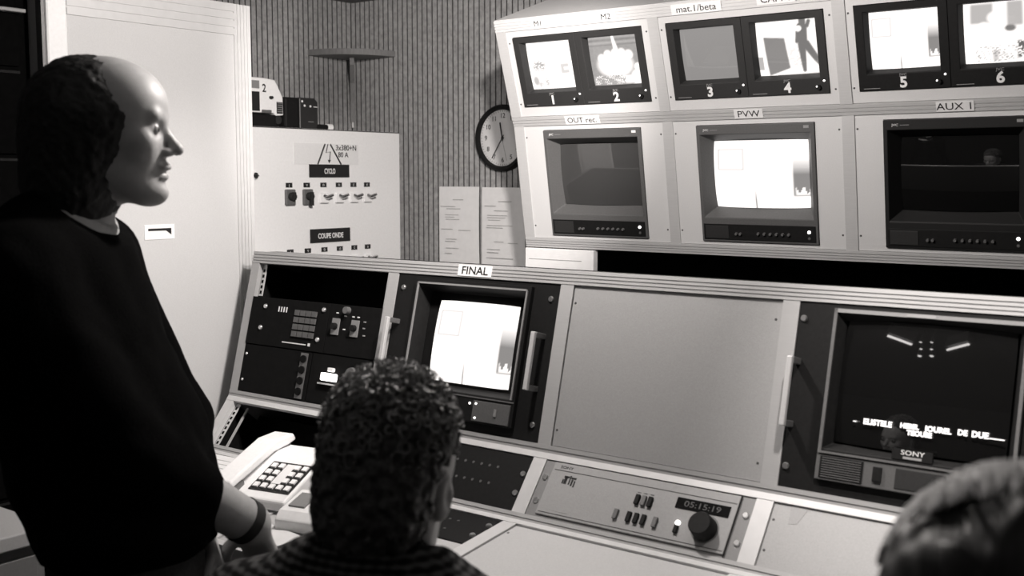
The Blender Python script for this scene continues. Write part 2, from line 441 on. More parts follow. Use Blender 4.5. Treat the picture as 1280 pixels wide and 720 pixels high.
def tube_screen(parent, x0, x1, z0, z1, y, bulge, m, pic=None, nu=72, nv=54, rc=0.012):
    """convex picture tube, corners rounded; picture stored per vertex"""
    w, h = x1-x0, z1-z0; vs_ = []; lum = []
    for j in range(nv+1):
        for i in range(nu+1):
            u, v = i/nu, j/nv; a, b = 2*u-1, 2*v-1
            # gently rounded outline
            fx = 1 - 0.018*b**4; fz = 1 - 0.018*a**4
            x = (x0+x1)/2 + a*w/2*fx; z = (z0+z1)/2 + b*h/2*fz
            yy = y - bulge*(1 - 0.55*a*a - 0.45*b*b)
            vs_.append((x, yy, z)); lum.append((u, v))
    fs = [(j*(nu+1)+i, j*(nu+1)+i+1, (j+1)*(nu+1)+i+1, (j+1)*(nu+1)+i) for j in range(nv) for i in range(nu)]
    me = bpy.data.meshes.new('screen'); me.from_pydata(vs_, [], fs); me.shade_smooth()
    me.materials.append(M[m])
    if pic:
        at = me.color_attributes.new('pic', 'FLOAT_COLOR', 'POINT')
        uv = np.array(lum); L = np.clip(pic(uv[:,0], uv[:,1]), 0, 4)
        c = np.ones((len(L), 4), np.float32); c[:, :3] = L[:, None]
        at.data.foreach_set('color', c.ravel())
    return link('screen', me, parent)

# ---- what the screens show
def seg(u, v, ax, ay, bx_, by, r0, r1=None):
    r1 = r0 if r1 is None else r1
    dx, dy = bx_-ax, by-ay; t = np.clip(((u-ax)*dx+(v-ay)*dy)/(dx*dx+dy*dy+1e-9), 0, 1)
    d = np.hypot(u-ax-t*dx, v-ay-t*dy); r = r0+(r1-r0)*t
    return np.clip((r-d)/0.02+0.5, 0, 1)
def rect(u, v, a, b, c, d, e=0.012):
    return np.clip((u-a)/e+.5,0,1)*np.clip((b-u)/e+.5,0,1)*np.clip((v-c)/e+.5,0,1)*np.clip((d-v)/e+.5,0,1)
def blob(u, v, x, y, rx, ry, e=0.25):
    return np.clip((1-np.hypot((u-x)/rx, (v-y)/ry))/e, 0, 1)
def hatch(u, v, f1, f2): return 0.5+0.5*np.sin(u*f1+3*np.sin(v*f2))*np.sin(v*f2*1.3+2*np.sin(u*f1*0.7))
def over(L, m_, val): return L*(1-m_)+val*m_
def pic_set(u, v):
    L = np.full_like(u, 1.35) - 0.25*(u > 0.80)*0
    ln = rect(u,v,.04,.335,.56,.885) - rect(u,v,.062,.315,.585,.865)
    L = over(L, np.clip(ln,0,1)*0.75, 0.62)
    L = over(L, rect(u,v,.10,.27,.62,.83,.1)*0.25, 0.8)
    L = over(L, rect(u,v,.435,.452,-.1,.30)*np.clip((.32-v)*5,0,1), 0.25)
    L = over(L, rect(u,v,.49,.505,.55,1.0,.03)*0.2, 0.7)
    g = rect(u,v,.835,1.1,.18,.72,.02)*np.clip((.78-v)/.28,0,1)
    L = over(L, g, 0.28)
    z = rect(u,v,.86,1.0,.20,.31)*(np.abs(((u-.86)*26)%2-1)*.11+.20 > v-.01)
    L = over(L, z*1.0, 1.3)
    L = over(L, (rect(u,v,.15,.30,.07,.30,.1)*hatch(u,v,60,40))*0.25, 0.8)
    return L
def pic_m1(u, v):
    L = np.full_like(u, 1.3)
    k = hatch(u,v,38,44)
    L = over(L, blob(u,v,.24,.50,.17,.15,.4)*(k > .45), 0.55)
    L = over(L, blob(u,v,.12,.19,.08,.13,.5)*.75, 0.42); L = over(L, blob(u,v,.36,.17,.05,.13,.5)*(k>.3)*.7, 0.5)
    L = over(L, blob(u,v,.22,.10,.07,.1,.5)*(k>.5)*.6, 0.5)
    br = rect(u,v,.70,.86,.32,.52)-rect(u,v,.76,.90,.39,.455)
    L = over(L, np.clip(br,0,1)*.7, 0.55)
    L = over(L, rect(u,v,.68,.72,.02,.12)*.2, 0.8)
    return L
def pic_m2(u, v):
    L = 0.42+0.10*np.sin(v*60)*(v>.8)-.05*hatch(u,v,30,50)
    c = blob(u,v,.50,.42,.40,.30,.3)
    for x, y, r in ((.25,.55,.1),(.38,.62,.1),(.52,.66,.08),(.65,.64,.1),(.78,.60,.1),(.92,.35,.08),(.9,.15,.16)): c = np.maximum(c, blob(u,v,x,y,r,r*1.2,.4))
    c = np.maximum(c, seg(u,v,.50,1.0,.56,.68,.02,.045)); c = np.maximum(c, blob(u,v,.75,.12,.3,.1,.4))
    L = over(L, c, 1.35)
    txt = rect(u,v,.03,.66,.03,.21)
    L = over(L, txt*(hatch(u,v,70,60) > .42), 0.5); L = over(L, txt*(hatch(u,v,90,75) > .72), 1.2)
    return L
def pic_grey(u, v): return np.full_like(u, 0.30) + 0.03*(v-.5)
def pic_m4(u, v):
    L = np.full_like(u, 1.25)
    L = over(L, rect(u,v,.0,.09,.12,.36)*.8, 0.35)
    q = np.clip((u-(.10+.06*(1-v)))/.02,0,1)*np.clip(((.48+.10*(.7-v)) - u)/.02,0,1)*np.clip((.73-.10*(u-.1)-v)/.02,0,1)*np.clip((v-(.03+.35*(u-.25)))/.02,0,1)
    L = over(L, q, 0.27)
    L = over(L, rect(u,v,.52,.72,.14,.52,.05)*(hatch(u,v,34,38)>.5)*.5, 0.7)
    f = np.maximum.reduce([seg(u,v,.77,.98,.77,.92,.055), seg(u,v,.755,.85,.755,.58,.085,.075), seg(u,v,.70,.80,.67,.60,.04,.03),
        seg(u,v,.74,.56,.75,.08,.065,.03), seg(u,v,.80,.56,.95,.27,.065,.05), seg(u,v,.84,.86,.87,.95,.03), seg(u,v,.95,.27,1.0,.20,.05)])
    L = over(L, f, 0.20); L = over(L, blob(u,v,.70,.83,.06,.06), 1.2)
    L = over(L, rect(u,v,.3,1.0,.005,.025)*.6, 0.3)
    return L
def pic_m6(u, v):
    L = np.full_like(u, 1.25)
    L = over(L, np.clip(rect(u,v,.10,.40,.66,.97,.04)+rect(u,v,.58,.78,.60,.98,.04),0,1)*.85, 0.40)
    for x, y, r in ((.42,.74,.12),(.28,.60,.10),(.42,.58,.1)): L = over(L, blob(u,v,x,y,r,r,.4), 1.2)
    L = over(L, blob(u,v,.62,.565,.09,.065,.4), 0.22)
    L = over(L, rect(u,v,.70,1.0,.08,.36,.04)*(hatch(u,v,46,40)>.35), 0.15)
    L = over(L, rect(u,v,.15,.70,.03,.30,.04)*(hatch(u,v,52,44)>.72)*.8, 0.4)
    L = over(L, rect(u,v,.38,.46,.05,.22,.04)*.6, 0.3)
    return L

# ================================================================== wall of monitors
wallbank = thing('monitor_bank', 'pale overhanging monitor bank framed in ridged aluminium above the console', 'monitor bank', (0, 3.0, 0))
UB = [(-2.0645, -1.5815), (-1.5493, -1.0663), (-1.0342, -0.5512), (-0.5190, -0.0360)]
y0_, yE = -2.1004, -0.0002
def bsh(o): o.location = Vector(o.location) - Vector((0, 3.0, 0)); return o
def bpart(mb, name, m, pl=None, **k):
    loc = (fl(pl) if pl else Vector((0, 0, 0))) - Vector((0, 3.0, 0))
    return mb.build(name, m, wallbank, loc, fr(pl) if pl else (0,0,0), **k)
toprail = bsh(rail(y0_, yE, 0.2594, 0.2927, 4, 'top_rail', 'alu_bright', wallbank, 'BU'))
midrail = bsh(rail(y0_, yE, 0.0005, 0.0288, 3, 'middle_rail', 'alu', wallbank, 'BM'))
botrail = bsh(rail(y0_, yE, -0.0285, 0.0, 4, 'bottom_rail', 'alu', wallbank, 'BL'))
for x0, x1 in [(y0_, UB[0][0])] + [(UB[i][1], UB[i+1][0]) for i in range(3)] + [(UB[3][1], yE)]:
    bsh(post(x0, x1, 0, 0.2594, 1, 'mullion', 'alu', wallbank, 'BU'))
    bsh(post(x0, x1, 0, 0.3487, 1, 'mullion', 'alu', wallbank, 'BL'))
u0 = fl('BU', 0, 0.0, 0.2927); u5 = fl('BL', 0, 0.0, -0.0285)
hood = [(u0.y, u0.z+0.002), (3.445, ZC-0.004), (3.445, ZC-0.014), (u0.y+0.01, u0.z-0.008)]
bpart(MB().prism(hood, 'x', y0_, yE), 'hood', 'panel_light')
sd = [(u5.y+0.012, u5.z+0.002), (fl('BM',0,-0.012,0).y, fl('BM',0,-0.012,0).z), (u0.y+0.014, u0.z-0.006), (3.445, ZC-0.012), (3.445, u5.z+0.002)]
for x in (y0_, yE-0.012): bpart(MB().prism(sd, 'x', x, x+0.012), 'side_panel', 'mgrey')
bpart(bx(y0_+0.012, yE-0.012, u5.y+0.012, 3.445, u5.z+0.002, u5.z+0.012), 'bottom_panel', 'matte_black')
def cut_panel(x0, x1, hgt, cuts, pl):
    """mounting plate with rectangular cut-outs left open for the monitors"""
    mb = MB(); xs = sorted({x0, x1} | {c[0] for c in cuts} | {c[1] for c in cuts}); zs = sorted({0.001, hgt-0.001} | {c[2] for c in cuts} | {c[3] for c in cuts})
    for i in range(len(xs)-1):
        for j in range(len(zs)-1):
            cx, cz = (xs[i]+xs[i+1])/2, (zs[j]+zs[j+1])/2
            if any(c[0] < cx < c[1] and c[2] < cz < c[3] for c in cuts): continue
            mb.box(xs[i], xs[i+1], 0.0, 0.003, zs[j], zs[j+1])
    o = bpart(mb, 'mounting_plate', 'panel_light', pl)
    for x in (x0+0.0065, x1-0.0085):
        for s in (0.039, hgt-0.036): link('screw', SCREWD, o, (x, 0.0, s))
    return o
SW, SH = 0.2195, 0.2085     # small monitor front
def small_x(i): x0 = UB[i][0]; return (x0+0.0205, x0+0.0205+SW+0.0005)
BW, BH = 0.338, 0.322       # large monitor front
def big_x(i): return UB[i][0]+0.0725
for i in range(4):
    a, b = small_x(i)
    if i < 3:
        cut_panel(UB[i][0], UB[i][1], 0.2594, [(a-.001, b+SW+.001, 0.0285, 0.2405)], 'BU')
        c = big_x(i); cut_panel(UB[i][0], UB[i][1], 0.3487, [(c-.001, c+BW+.001, 0.010, 0.3345)], 'BL')
    else:
        cut_panel(UB[i][0], UB[i][1], 0.2594, [], 'BU'); cut_panel(UB[i][0], UB[i][1], 0.3487, [], 'BL')
# tape labels on the rails
def blabel(s, x0, x1, z0, z1, pl, size, sx=1.1, r=0):
    par = wallbank
    o = bpart(bx(x0, x1, -0.0052, -0.004, z0, z1), 'label_strip', 'tape', pl)
    text(s, size, 'lettering', 'ink', o, ((x0+x1)/2, -0.0054, (z0+z1)/2-0.0005), sx=sx)
blabel('M1', -1.964, -1.916, 0.2610, 0.2880, 'BU', 0.023, 1.05)
blabel('M2', -1.738, -1.680, 0.2610, 0.2880, 'BU', 0.024, 1.1)
blabel('mat.1/beta', -1.503, -1.357, 0.2600, 0.2870, 'BU', 0.024, 1.15)
blabel('CAM 1', -1.258, -1.155, 0.2640, 0.2910, 'BU', 0.026, 1.1)
blabel('OUT rec.', -1.905, -1.785, 0.0020, 0.0270, 'BM', 0.023, 1.15)
blabel('PVW', -1.358, -1.276, 0.0020, 0.0270, 'BM', 0.025, 1.2)
blabel('AUX 1', -0.832, -0.745, 0.0020, 0.0270, 'BM', 0.025, 1.2)

# ---- six small monitors
def small_monitor(i, x, num, pic, label):
    bz = 'plastic' if num < 5 else 'black'
    t = thing('video_monitor', label, 'monitor', fl('BU', x, 0.004, 0.030), fr('BU'), 'small numbered monitors in the top row')
    frame_mb(SW, SH, 0.022, SW-0.022, 0.042, SH-0.016, 0.022, 0.006, 0.05).build('bezel', bz, t, bevel=0.0015)
    bx(0.008, SW-0.008, 0.05, 0.27, 0.008, SH-0.008).build('housing', 'plastic', t, bevel=0.006)
    tube_screen(t, 0.026, SW-0.026, 0.046, SH-0.020, 0.026, 0.007, 'screen_lit', pic)
    text(str(num), 0.036, 'number', 'white_print', t, (SW*0.5, -0.0006, 0.018), sx=1.05, bold=0.0012)
    text('JVC', 0.009, 'maker_mark', 'grey_print', t, (SW*0.5, -0.0005, 0.0375), sx=1.3)
    bx(0.012, 0.052, -0.0006, 0.0002, 0.006, 0.0072).build('trim_line', 'grey_print', t)
    k = MB().lathe([(0, -0.006), (0.0055, -0.006), (0.006, 0)], (SW-0.026, 0, 0.017), 'y', 16).build('knob', 'black', t, smooth=40)
    MB().lathe([(0, -0.002), (0.0022, -0.0015), (0.0026, 0)], (SW-0.012, 0, 0.033), 'y', 12).build('pilot_lamp', 'led', t, smooth=60)
    MB().lathe([(0, -0.007), (0.0018, -0.0065), (0.002, -0.004)], (SW-0.030, 0, 0.020), 'y', 12).build('pilot_lamp', 'led', t, smooth=60)
    return t
for i, n, pic, lb in ((0,1,pic_m1,'small black monitor numbered 1 showing a white picture, far left of top row'),
                      (0,2,pic_m2,'small black monitor numbered 2 showing a white cloud of light on grey'),
                      (1,3,pic_grey,'small black monitor numbered 3 with an even grey screen'),
                      (1,4,pic_m4,'small black monitor numbered 4 showing a standing figure beside a dark board'),
                      (2,5,pic_set,'small black monitor numbered 5 with an almost white studio picture'),
                      (2,6,pic_m6,'small black monitor numbered 6 showing pale clustered shapes, right of number 5')):
    small_monitor(i, small_x(i)[(n-1) % 2], n, pic, lb)

# ---- three large monitors of the lower row
def big_monitor(i, sm, pic, label):
    t = thing('video_monitor', label, 'monitor', fl('BL', big_x(i), 0.006, 0.0115), fr('BL'), 'large monitors in the lower row')
    frame_mb(BW, BH, 0.010, BW-0.010, 0.068, BH-0.025, 0.038, 0.022, 0.06).build('bezel', 'plastic_grey' if i < 2 else 'plastic_shaded', t, bevel=0.002)  # right-hand bezel coloured darker for the weaker light at that end
    bx(0.012, BW-0.012, 0.06, 0.40, 0.012, BH-0.012).build('housing', 'plastic', t, bevel=0.008)
    tube_screen(t, 0.031, BW-0.031, 0.090, BH-0.047, 0.040, 0.012, sm, pic)
    bx(0.006, BW-0.006, -0.0015, 0.0005, 0.006, 0.050).build('control_strip', 'black', t, bevel=0.0008)
    bx(0.012, 0.082, -0.003, -0.0014, 0.010, 0.046).build('control_door', 'plastic', t, bevel=0.0008)
    kn = MB().lathe([(0, -0.006), (0.0036, -0.006), (0.0042, 0)], (0, 0, 0), 'y', 12).mesh('control_knob', M['dgrey'], 40)
    for k in range(6): link('control_knob', kn, t, (0.170+k*0.0175, -0.0015, 0.026))
    for k in range(2): link('control_knob', kn, t, (0.105+k*0.012, -0.0015, 0.024))
    MB().lathe([(0, -0.003), (0.004, -0.0025), (0.0044, 0)], (BW-0.024, -0.0014, 0.034), 'y', 14).build('pilot_lamp', 'led', t, smooth=60)
    MB().lathe([(0, -0.002), (0.0035, -0.0018), (0.004, 0)], (BW-0.024, -0.0014, 0.017), 'y', 14).build('button', 'dgrey', t, smooth=60)
    bx(BW-0.028, BW-0.014, -0.001, 0.0005, BH-0.0135, BH-0.0065).build('badge', 'white_print' if i == 0 else 'grey_print', t)
    text('JVC', 0.008, 'maker_mark', 'white_print', t, (0.030, -0.0006, BH-0.0125), sx=1.3)
    bx(0.042, 0.064, -0.0006, 0.0003, BH-0.0135, BH-0.0125).build('trim_line', 'grey_print', t)
    return t
big_monitor(0, 'screen_grey', None, 'large charcoal monitor with a blank dark grey screen under the OUT rec label')
big_monitor(1, 'screen_lit', pic_set, 'large charcoal monitor with a glaring white picture under the PVW label')
big_monitor(2, 'screen_off', None, 'large black switched-off monitor under the AUX 1 label')
# white terminal box below the bank, and a black board added to paint the dark void behind
t = thing('terminal_box', 'flat white box below the left end of the monitor bank', 'box', (-1.972, 2.90, H-0.62))
bx(-0.1275, 0.1275, -0.07, -0.045, 0, 0.3995).build('body', 'paper', t, bevel=0.002)
bx(-0.112, 0.085, -0.0712, -0.0698, 0.365, 0.367).build('lid_seam', 'faint_ink', t)
t = thing('dark_gap_board', 'flat black board added to darken the gap under the monitor bank', 'board', (-0.93, 3.05, 0))
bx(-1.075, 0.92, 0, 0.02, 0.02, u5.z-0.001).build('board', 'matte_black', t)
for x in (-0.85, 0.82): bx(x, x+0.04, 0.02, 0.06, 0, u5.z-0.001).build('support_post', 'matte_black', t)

# ================================================================== console equipment
# ---- FINAL monitor in its rack panel
x0, x1 = BAYS[1]; PW = x1-x0; PH = 0.3501
def handle(parent, x, z0, z1, reach=0.034, w=0.011):
    o = bx(x-w/2, x+w/2, -reach-0.010, -reach, z0, z1).build('handle', 'alu', parent, bevel=0.002)
    for z in (z0, z1-0.012): bx(x-w/2, x+w/2, -reach, 0.001, z, z+0.012).build('handle_foot', 'dgrey', o, bevel=0.001)
def rack_hole_panel(w, h, a, b, c, d, parent, m):
    mb = MB()
    for q in ((0, a, 0, h), (b, w, 0, h), (a, b, 0, c), (a, b, d, h)): mb.box(q[0], q[1], 0, 0.003, q[2], q[3])
    return mb.build('rack_panel', m, parent)
t = thing('rack_monitor', 'rack-mounted monitor with glaring white screen under the FINAL label', 'monitor', fl('CU', x0+0.001, 0.001, 0.001), fr('CU'), 'console rack monitors')
W_, H_ = PW-0.002, PH-0.002
rack_hole_panel(W_, H_, 0.068, 0.412, 0.020, 0.338, t, 'black')
f = frame_mb(0.344, 0.318, 0.012, 0.332, 0.062, 0.306, 0.035, 0.014, 0.07).build('bezel', 'black', t, (0.068, -0.012, 0.020), bevel=0.002)
bx(0.002, 0.342, 0.0105, 0.0115, 0.055, 0.0580).build('trim_line', 'dgrey', f, (0, -0.012, 0))
for q in ((0.008, 0.336, 0.306, 0.310), (0.008, 0.012, 0.062, 0.310), (0.332, 0.336, 0.062, 0.310)):
    bx(q[0], q[1], -0.003, 0.001, q[2], q[3]).build('bezel_rim', 'mgrey', f)
tube_screen(t, 0.128, 0.368, 0.102, 0.294, 0.020, 0.010, 'screen_lit', pic_set)
bx(0.096, 0.398, 0.022, 0.024, 0.085, 0.312).build('tube_mask', 'matte_black', t)
bx(0.08, 0.40, 0.06, 0.14, 0.03, 0.33).build('housing', 'plastic', t)
c = bx(0.300, 0.404, -0.0150, -0.0118, 0.024, 0.070).build('control_door', 'plastic_grey', t, bevel=0.001)
bx(0.362, 0.369, -0.017, -0.0148, 0.040, 0.057).build('switch', 'mgrey', c)
for lx, lz in ((0.322-0.012, 0.062), (0.340-0.012, 0.063), (0.340-0.010, 0.031)):
    MB().lathe([(0, -0.002), (0.0022, -0.0015), (0.0028, 0)], (lx-0.02, -0.0148, lz), 'y', 12).build('pilot_lamp', 'led', t, smooth=60)
handle(t, W_-0.026, 0.108, 0.236); handle(t, 0.020, 0.108, 0.236)
screws(t, [(W_-0.021, 0.314), (W_-0.021, 0.036), (0.021, 0.314), (0.021, 0.036)], me=SCREWB)

# ---- SONY waveform monitor
x0, x1 = BAYS[3]
t = thing('rack_monitor', 'rack-mounted black monitor reflecting lamps, with a caption line across its screen', 'monitor', fl('CU', x0+0.001, 0.001, 0.001), fr('CU'), 'console rack monitors')
rack_hole_panel(W_, H_, 0.070, 0.411, 0.024, 0.340, t, 'black')
f = frame_mb(0.341, 0.268, 0.008, 0.333, 0.008, 0.260, 0.020, 0.012, 0.06).build('bezel', 'black', t, (0.070, -0.010, 0.072), bevel=0.0015)
for q in ((0.002, 0.339, 0.259, 0.266), (0.002, 0.008, 0.004, 0.266), (0.333, 0.339, 0.004, 0.266), (0.002, 0.339, 0.000, 0.004)):
    bx(q[0], q[1], -0.003, 0.001, q[2], q[3]).build('bezel_rim', 'mgrey' if q[2] > 0.2 else 'dgrey', f)
bx(0.135, 0.185, -0.004, -0.0028, 0.2595, 0.2655).build('rim_badge', 'grey_print', f)
sc = tube_screen(t, 0.092, 0.389, 0.094, 0.322, 0.010, 0.014, 'screen_off', None)
bx(0.08, 0.40, 0.05, 0.14, 0.03, 0.33).build('housing', 'plastic', t)
# caption on the tube
def cap(s, size, x, z, bold=0.0005): text(s, size, 'caption', 'caption', sc, (x, -0.0048, z), sx=1.0, bold=bold)
cap('ELISTELE', 0.0135, 0.172, 0.1385); cap('HEBEL', 0.0115, 0.228, 0.1400); cap('JOUREL', 0.0130, 0.277, 0.1400)
cap('TEOUSE', 0.0120, 0.246, 0.1290); cap('DE', 0.0130, 0.3175, 0.1410); cap('DUE', 0.0140, 0.346, 0.1410)
bx(0.361, 0.385, -0.0046, -0.0036, 0.1372, 0.1388).build('caption', 'caption', sc)
bx(0.128, 0.134, -0.0046, -0.0036, 0.1360, 0.1376).build('caption', 'caption', sc)
text('SONY', 0.0115, 'maker_mark', 'white_print', t, (0.241, -0.0120, 0.0935), sx=1.35)
bx(0.225, 0.257, -0.0120, -0.0110, 0.083, 0.087).build('name_bar', 'grey_print', t)
bx(0.205, 0.275, -0.0112, -0.0060, 0.081, 0.100).build('name_plate', 'black', t)
low = bx(0.070, 0.411, -0.010, 0.030, 0.024, 0.071).build('lower_fascia', 'plastic_grey', t, bevel=0.0015)
gr = bx(0.078, 0.158, -0.0112, -0.0098, 0.028, 0.067).build('speaker_grille', 'black', t)
sl = bx(0.082, 0.154, -0.0016, 0, -0.0007, 0.0007).mesh('slot', M['dgrey'])
for k in range(9): link('slot', sl, gr, (0, -0.0108, 0.0305+k*0.0042))
bx(0.176, 0.192, -0.0145, -0.0098, 0.036, 0.062).build('power_switch', 'black', t, bevel=0.001)
bx(0.215, 0.400, -0.0115, -0.0098, 0.030, 0.065).build('control_door', 'plastic', t, bevel=0.001)
handle(t, 0.009, 0.110, 0.240); handle(t, W_-0.009, 0.110, 0.240)
screws(t, [(0.010, 0.316), (0.010, 0.038), (W_-0.010, 0.316), (W_-0.010, 0.038)], me=SCREWB)

# ---- modules in the open left bay
x0, x1 = BAYS[0]
t = thing('keypad_unit', 'black rack unit with a keypad and rocker legends in the left bay', 'rack unit', fl('CU', x0, 0.005, 0.130), fr('CU'))
fp = bx(0, 0.300, 0, 0.004, 0, 0.128).build('front_plate', 'matte_black', t, bevel=0.001); bx(0.01, 0.29, 0.004, 0.10, 0.006, 0.122).build('chassis', 'matte_black', t)
key = bx(-0.0085, 0.0085, -0.004, 0.001, -0.0072, 0.0072).mesh('key', M['plastic_grey'])
for r_ in range(4):
    for c_ in range(4): link('key', key, fp, (0.186+c_*0.0215, 0, 0.040+r_*0.0185))
lg = bx(-0.0018, 0.0018, -0.001, 0, -0.007, 0.007).mesh('legend_mark', M['white_print'])
for k in range(4): link('legend_mark', lg, fp, (0.112+k*0.010, 0, 0.100))
bx(0.145, 0.235, -0.001, 0, 0.0135, 0.0165).build('legend_line', 'white_print', t); bx(0.243, 0.251, -0.001, 0, 0.012, 0.020).build('legend_line', 'white_print', t)
screws(t, [(0.058, 0.104), (0.052, 0.046), (0.282, 0.110), (0.276, 0.032)], me=SCREWB)
t = thing('jack_unit', 'black rack unit with two pale key switches beside the keypad', 'rack unit', fl('CU', x0+0.302, 0.005, 0.130), fr('CU'))
fp = bx(0, 0.181, 0, 0.004, 0, 0.128).build('front_plate', 'matte_black', t, bevel=0.001); bx(0.01, 0.171, 0.004, 0.10, 0.006, 0.122).build('chassis', 'matte_black', t)
for x in (0.018, 0.086):
    p = bx(x, x+0.026, -0.003, 0, 0.050, 0.092).build('switch_plate', 'mgrey', t)
    MB().lathe([(0, -0.010), (0.008, -0.010), (0.009, 0)], (x+0.013, -0.003, 0.071), 'y', 16).build('lock_barrel', 'black', p, smooth=40)
for k, (x, z) in enumerate(((0.030, 0.106), (0.060, 0.100), (0.088, 0.100), (0.106, 0.100), (0.062, 0.066), (0.130, 0.090), (0.130, 0.074), (0.134, 0.056))):
    bx(x-0.004, x+0.004, -0.001, 0, z-0.0015, z+0.0015).build('legend_mark', 'white_print' if k < 5 else 'grey_print', t)
MB().lathe([(0, -0.012), (0.009, -0.012), (0.010, 0)], (0.066, 0, 0.122-0.008), 'y', 14).build('knob', 'dgrey', t, smooth=40)
t = thing('blank_rack_unit', 'plain black rack unit with a strip of round sockets, bottom of left bay', 'rack unit', fl('CU', x0, 0.003, 0.002), fr('CU'))
bx(0, 0.262, 0, 0.004, 0, 0.126).build('front_plate', 'matte_black', t, bevel=0.001); bx(0.01, 0.25, 0.004, 0.08, 0.006, 0.12).build('chassis', 'matte_black', t)
st = bx(0.224, 0.250, -0.002, 0, 0.004, 0.122).build('socket_strip', 'dgrey', t)
for k in range(4): MB().lathe([(0, -0.004), (0.010, -0.004), (0.010, 0)], (0.237, -0.002, 0.022+k*0.028), 'y', 16).build('socket', 'matte_black', st, smooth=40)
screws(t, [(0.012, 0.100), (0.012, 0.030)], me=SCREW)
t = thing('lamp_unit', 'small rack unit with a lit white indicator near the curly-haired man', 'rack unit', fl('CU', x0+0.266, 0.003, 0.002), fr('CU'))
bx(0, 0.217, 0, 0.004, 0, 0.126).build('front_plate', 'matte_black', t, bevel=0.001); bx(0.01, 0.205, 0.004, 0.08, 0.006, 0.12).build('chassis', 'matte_black', t)
bx(0.055, 0.102, -0.016, 0, 0.060, 0.080).build('indicator', 'led', t, bevel=0.003)
bx(0.070, 0.090, -0.010, 0, 0.084, 0.094).build('indicator_cap', 'white_print', t, bevel=0.002)
bx(0.038, 0.108, -0.006, 0, 0.050, 0.054).build('indicator_ledge', 'white_print', t)
MB().lathe([(0, -0.010), (0.016, -0.010), (0.018, 0)], (0.150, 0, 0.085), 'y', 18).build('knob', 'dgrey', t, smooth=40)

# ---- black jack panels under the FINAL monitor
x0, x1 = BAYS[1]
t = thing('patch_bay', 'black panel with faint rows of legends below the FINAL monitor', 'panel', fl('CL', x0+0.001, 0.001, 0.001), fr('CL'))
fp = bx(0, W_, 0, 0.004, 0, 0.127).build('front_plate', 'black', t)
hl = MB().lathe([(0, -0.001), (0.0032, -0.001), (0.0034, 0)], (0,0,0), 'y', 8).mesh('jack', M['plastic_grey'])
for r_ in range(2):
    for k in range(16): link('jack', hl, fp, (0.05+k*0.023+r_*0.006, 0, 0.050+r_*0.040))
screws(t, [(W_-0.010, 0.085), (W_-0.010, 0.040), (0.010, 0.085), (0.010, 0.040)], me=SCREWB)
t = thing('patch_bay', 'black panel set flat in the desk below the other jack panel', 'panel', fl('CD', x0+0.001, 0.001, 0.001), fr('CD'))
fp = bx(0, W_, 0, 0.004, 0, 0.126).build('front_plate', 'black', t)
for r_ in range(2):
    for k in range(16): link('jack', hl, fp, (0.05+k*0.023, 0, 0.040+r_*0.045))
screws(t, [(W_-0.011, 0.094), (W_-0.011, 0.040)], me=SCREWB)

# ---- tape controller with jog knob
x0, x1 = BAYS[2]
t = thing('tape_controller', 'grey tape remote controller with black jog knob and time counter', 'controller', fl('CL', x0+0.001, 0.001, 0.001), fr('CL'))
bx(0, W_, 0, 0.003, 0, 0.127).build('rack_panel', 'mgrey', t)
fp = bx(0.024, 0.452, -0.004, 0, 0.006, 0.125).build('front_plate', 'panel', t, bevel=0.001)
for q in ((0.030, 0.449, 0.1075, 0.1085), (0.030, 0.449, 0.0110, 0.0120)): bx(q[0], q[1], -0.0046, -0.0038, q[2], q[3]).build('groove_line', 'ink', t)
bx(0.4525, 0.4540, -0.0044, 0, 0.001, 0.126).build('edge_gap', 'ink', t)
bx(0.058, 0.100, -0.0046, -0.0038, 0.0180, 0.0186).build('groove_line', 'faint_ink', t)
text('SONY', 0.0085, 'maker_mark', 'ink', t, (0.058, -0.0044, 0.1155), sx=1.4)
em = bx(0.062, 0.069, -0.0046, -0.0038, 0.080, 0.098).build('emblem', 'ink', t)
for q in ((0.060, 0.073, 0.094, 0.098), (0.074, 0.077, 0.080, 0.100), (0.080, 0.084, 0.078, 0.092), (0.078, 0.090, 0.093, 0.097), (0.087, 0.090, 0.076, 0.090), (0.058, 0.061, 0.080, 0.090)):
    bx(q[0], q[1], -0.0046, -0.0038, q[2], q[3]).build('emblem', 'ink', t)
def btn(x, z, m): bx(x-0.0045, x+0.0045, -0.010, -0.003, z-0.0105, z+0.0105).build('button', m, t, bevel=0.0008)
for x, m in ((-1.117, 'black'), (-1.1025, 'dgrey'), (-1.088, 'black')): btn(x-x0, 0.077, m)
for x, m in ((-1.152, 'dgrey'), (-1.122, 'black'), (-1.1055, 'black'), (-1.089, 'black'), (-1.063, 'dgrey')): btn(x-x0, 0.0385, m)
for k in range(3): bx(0.238+k*0.0145, 0.246+k*0.0145, -0.0046, -0.0038, 0.0925, 0.0935).build('legend_mark', 'ink', t)
d = bx(0.327, 0.440, -0.0052, -0.0036, 0.077, 0.0995).build('counter_window', 'matte_black', t)
text('05:15:19', 0.017, 'counter_digits', 'digits', d, (0.3835, -0.0055, 0.088), sx=1.35)
MB().lathe([(0, -0.030), (0.021, -0.030), (0.0235, -0.027), (0.0250, -0.004), (0.0255, 0)], (0.402, -0.004, 0.0465), 'y', 32).build('jog_knob', 'black', t, smooth=40)
MB().lathe([(0.0255, -0.0045), (0.0285, -0.0045), (0.0285, -0.004)], (0.402, -0.0002, 0.0465), 'y', 32).build('knob_ring', 'dgrey', t, smooth=40)
bx(0.341, 0.349, -0.010, -0.003, 0.026, 0.042).build('shift_switch', 'black', t, bevel=0.001)
MB().lathe([(0, -0.004), (0.0045, -0.0035), (0.0052, 0)], (0.3445, -0.004, 0.0475), 'y', 14).build('pilot_lamp', 'led', t, smooth=60)
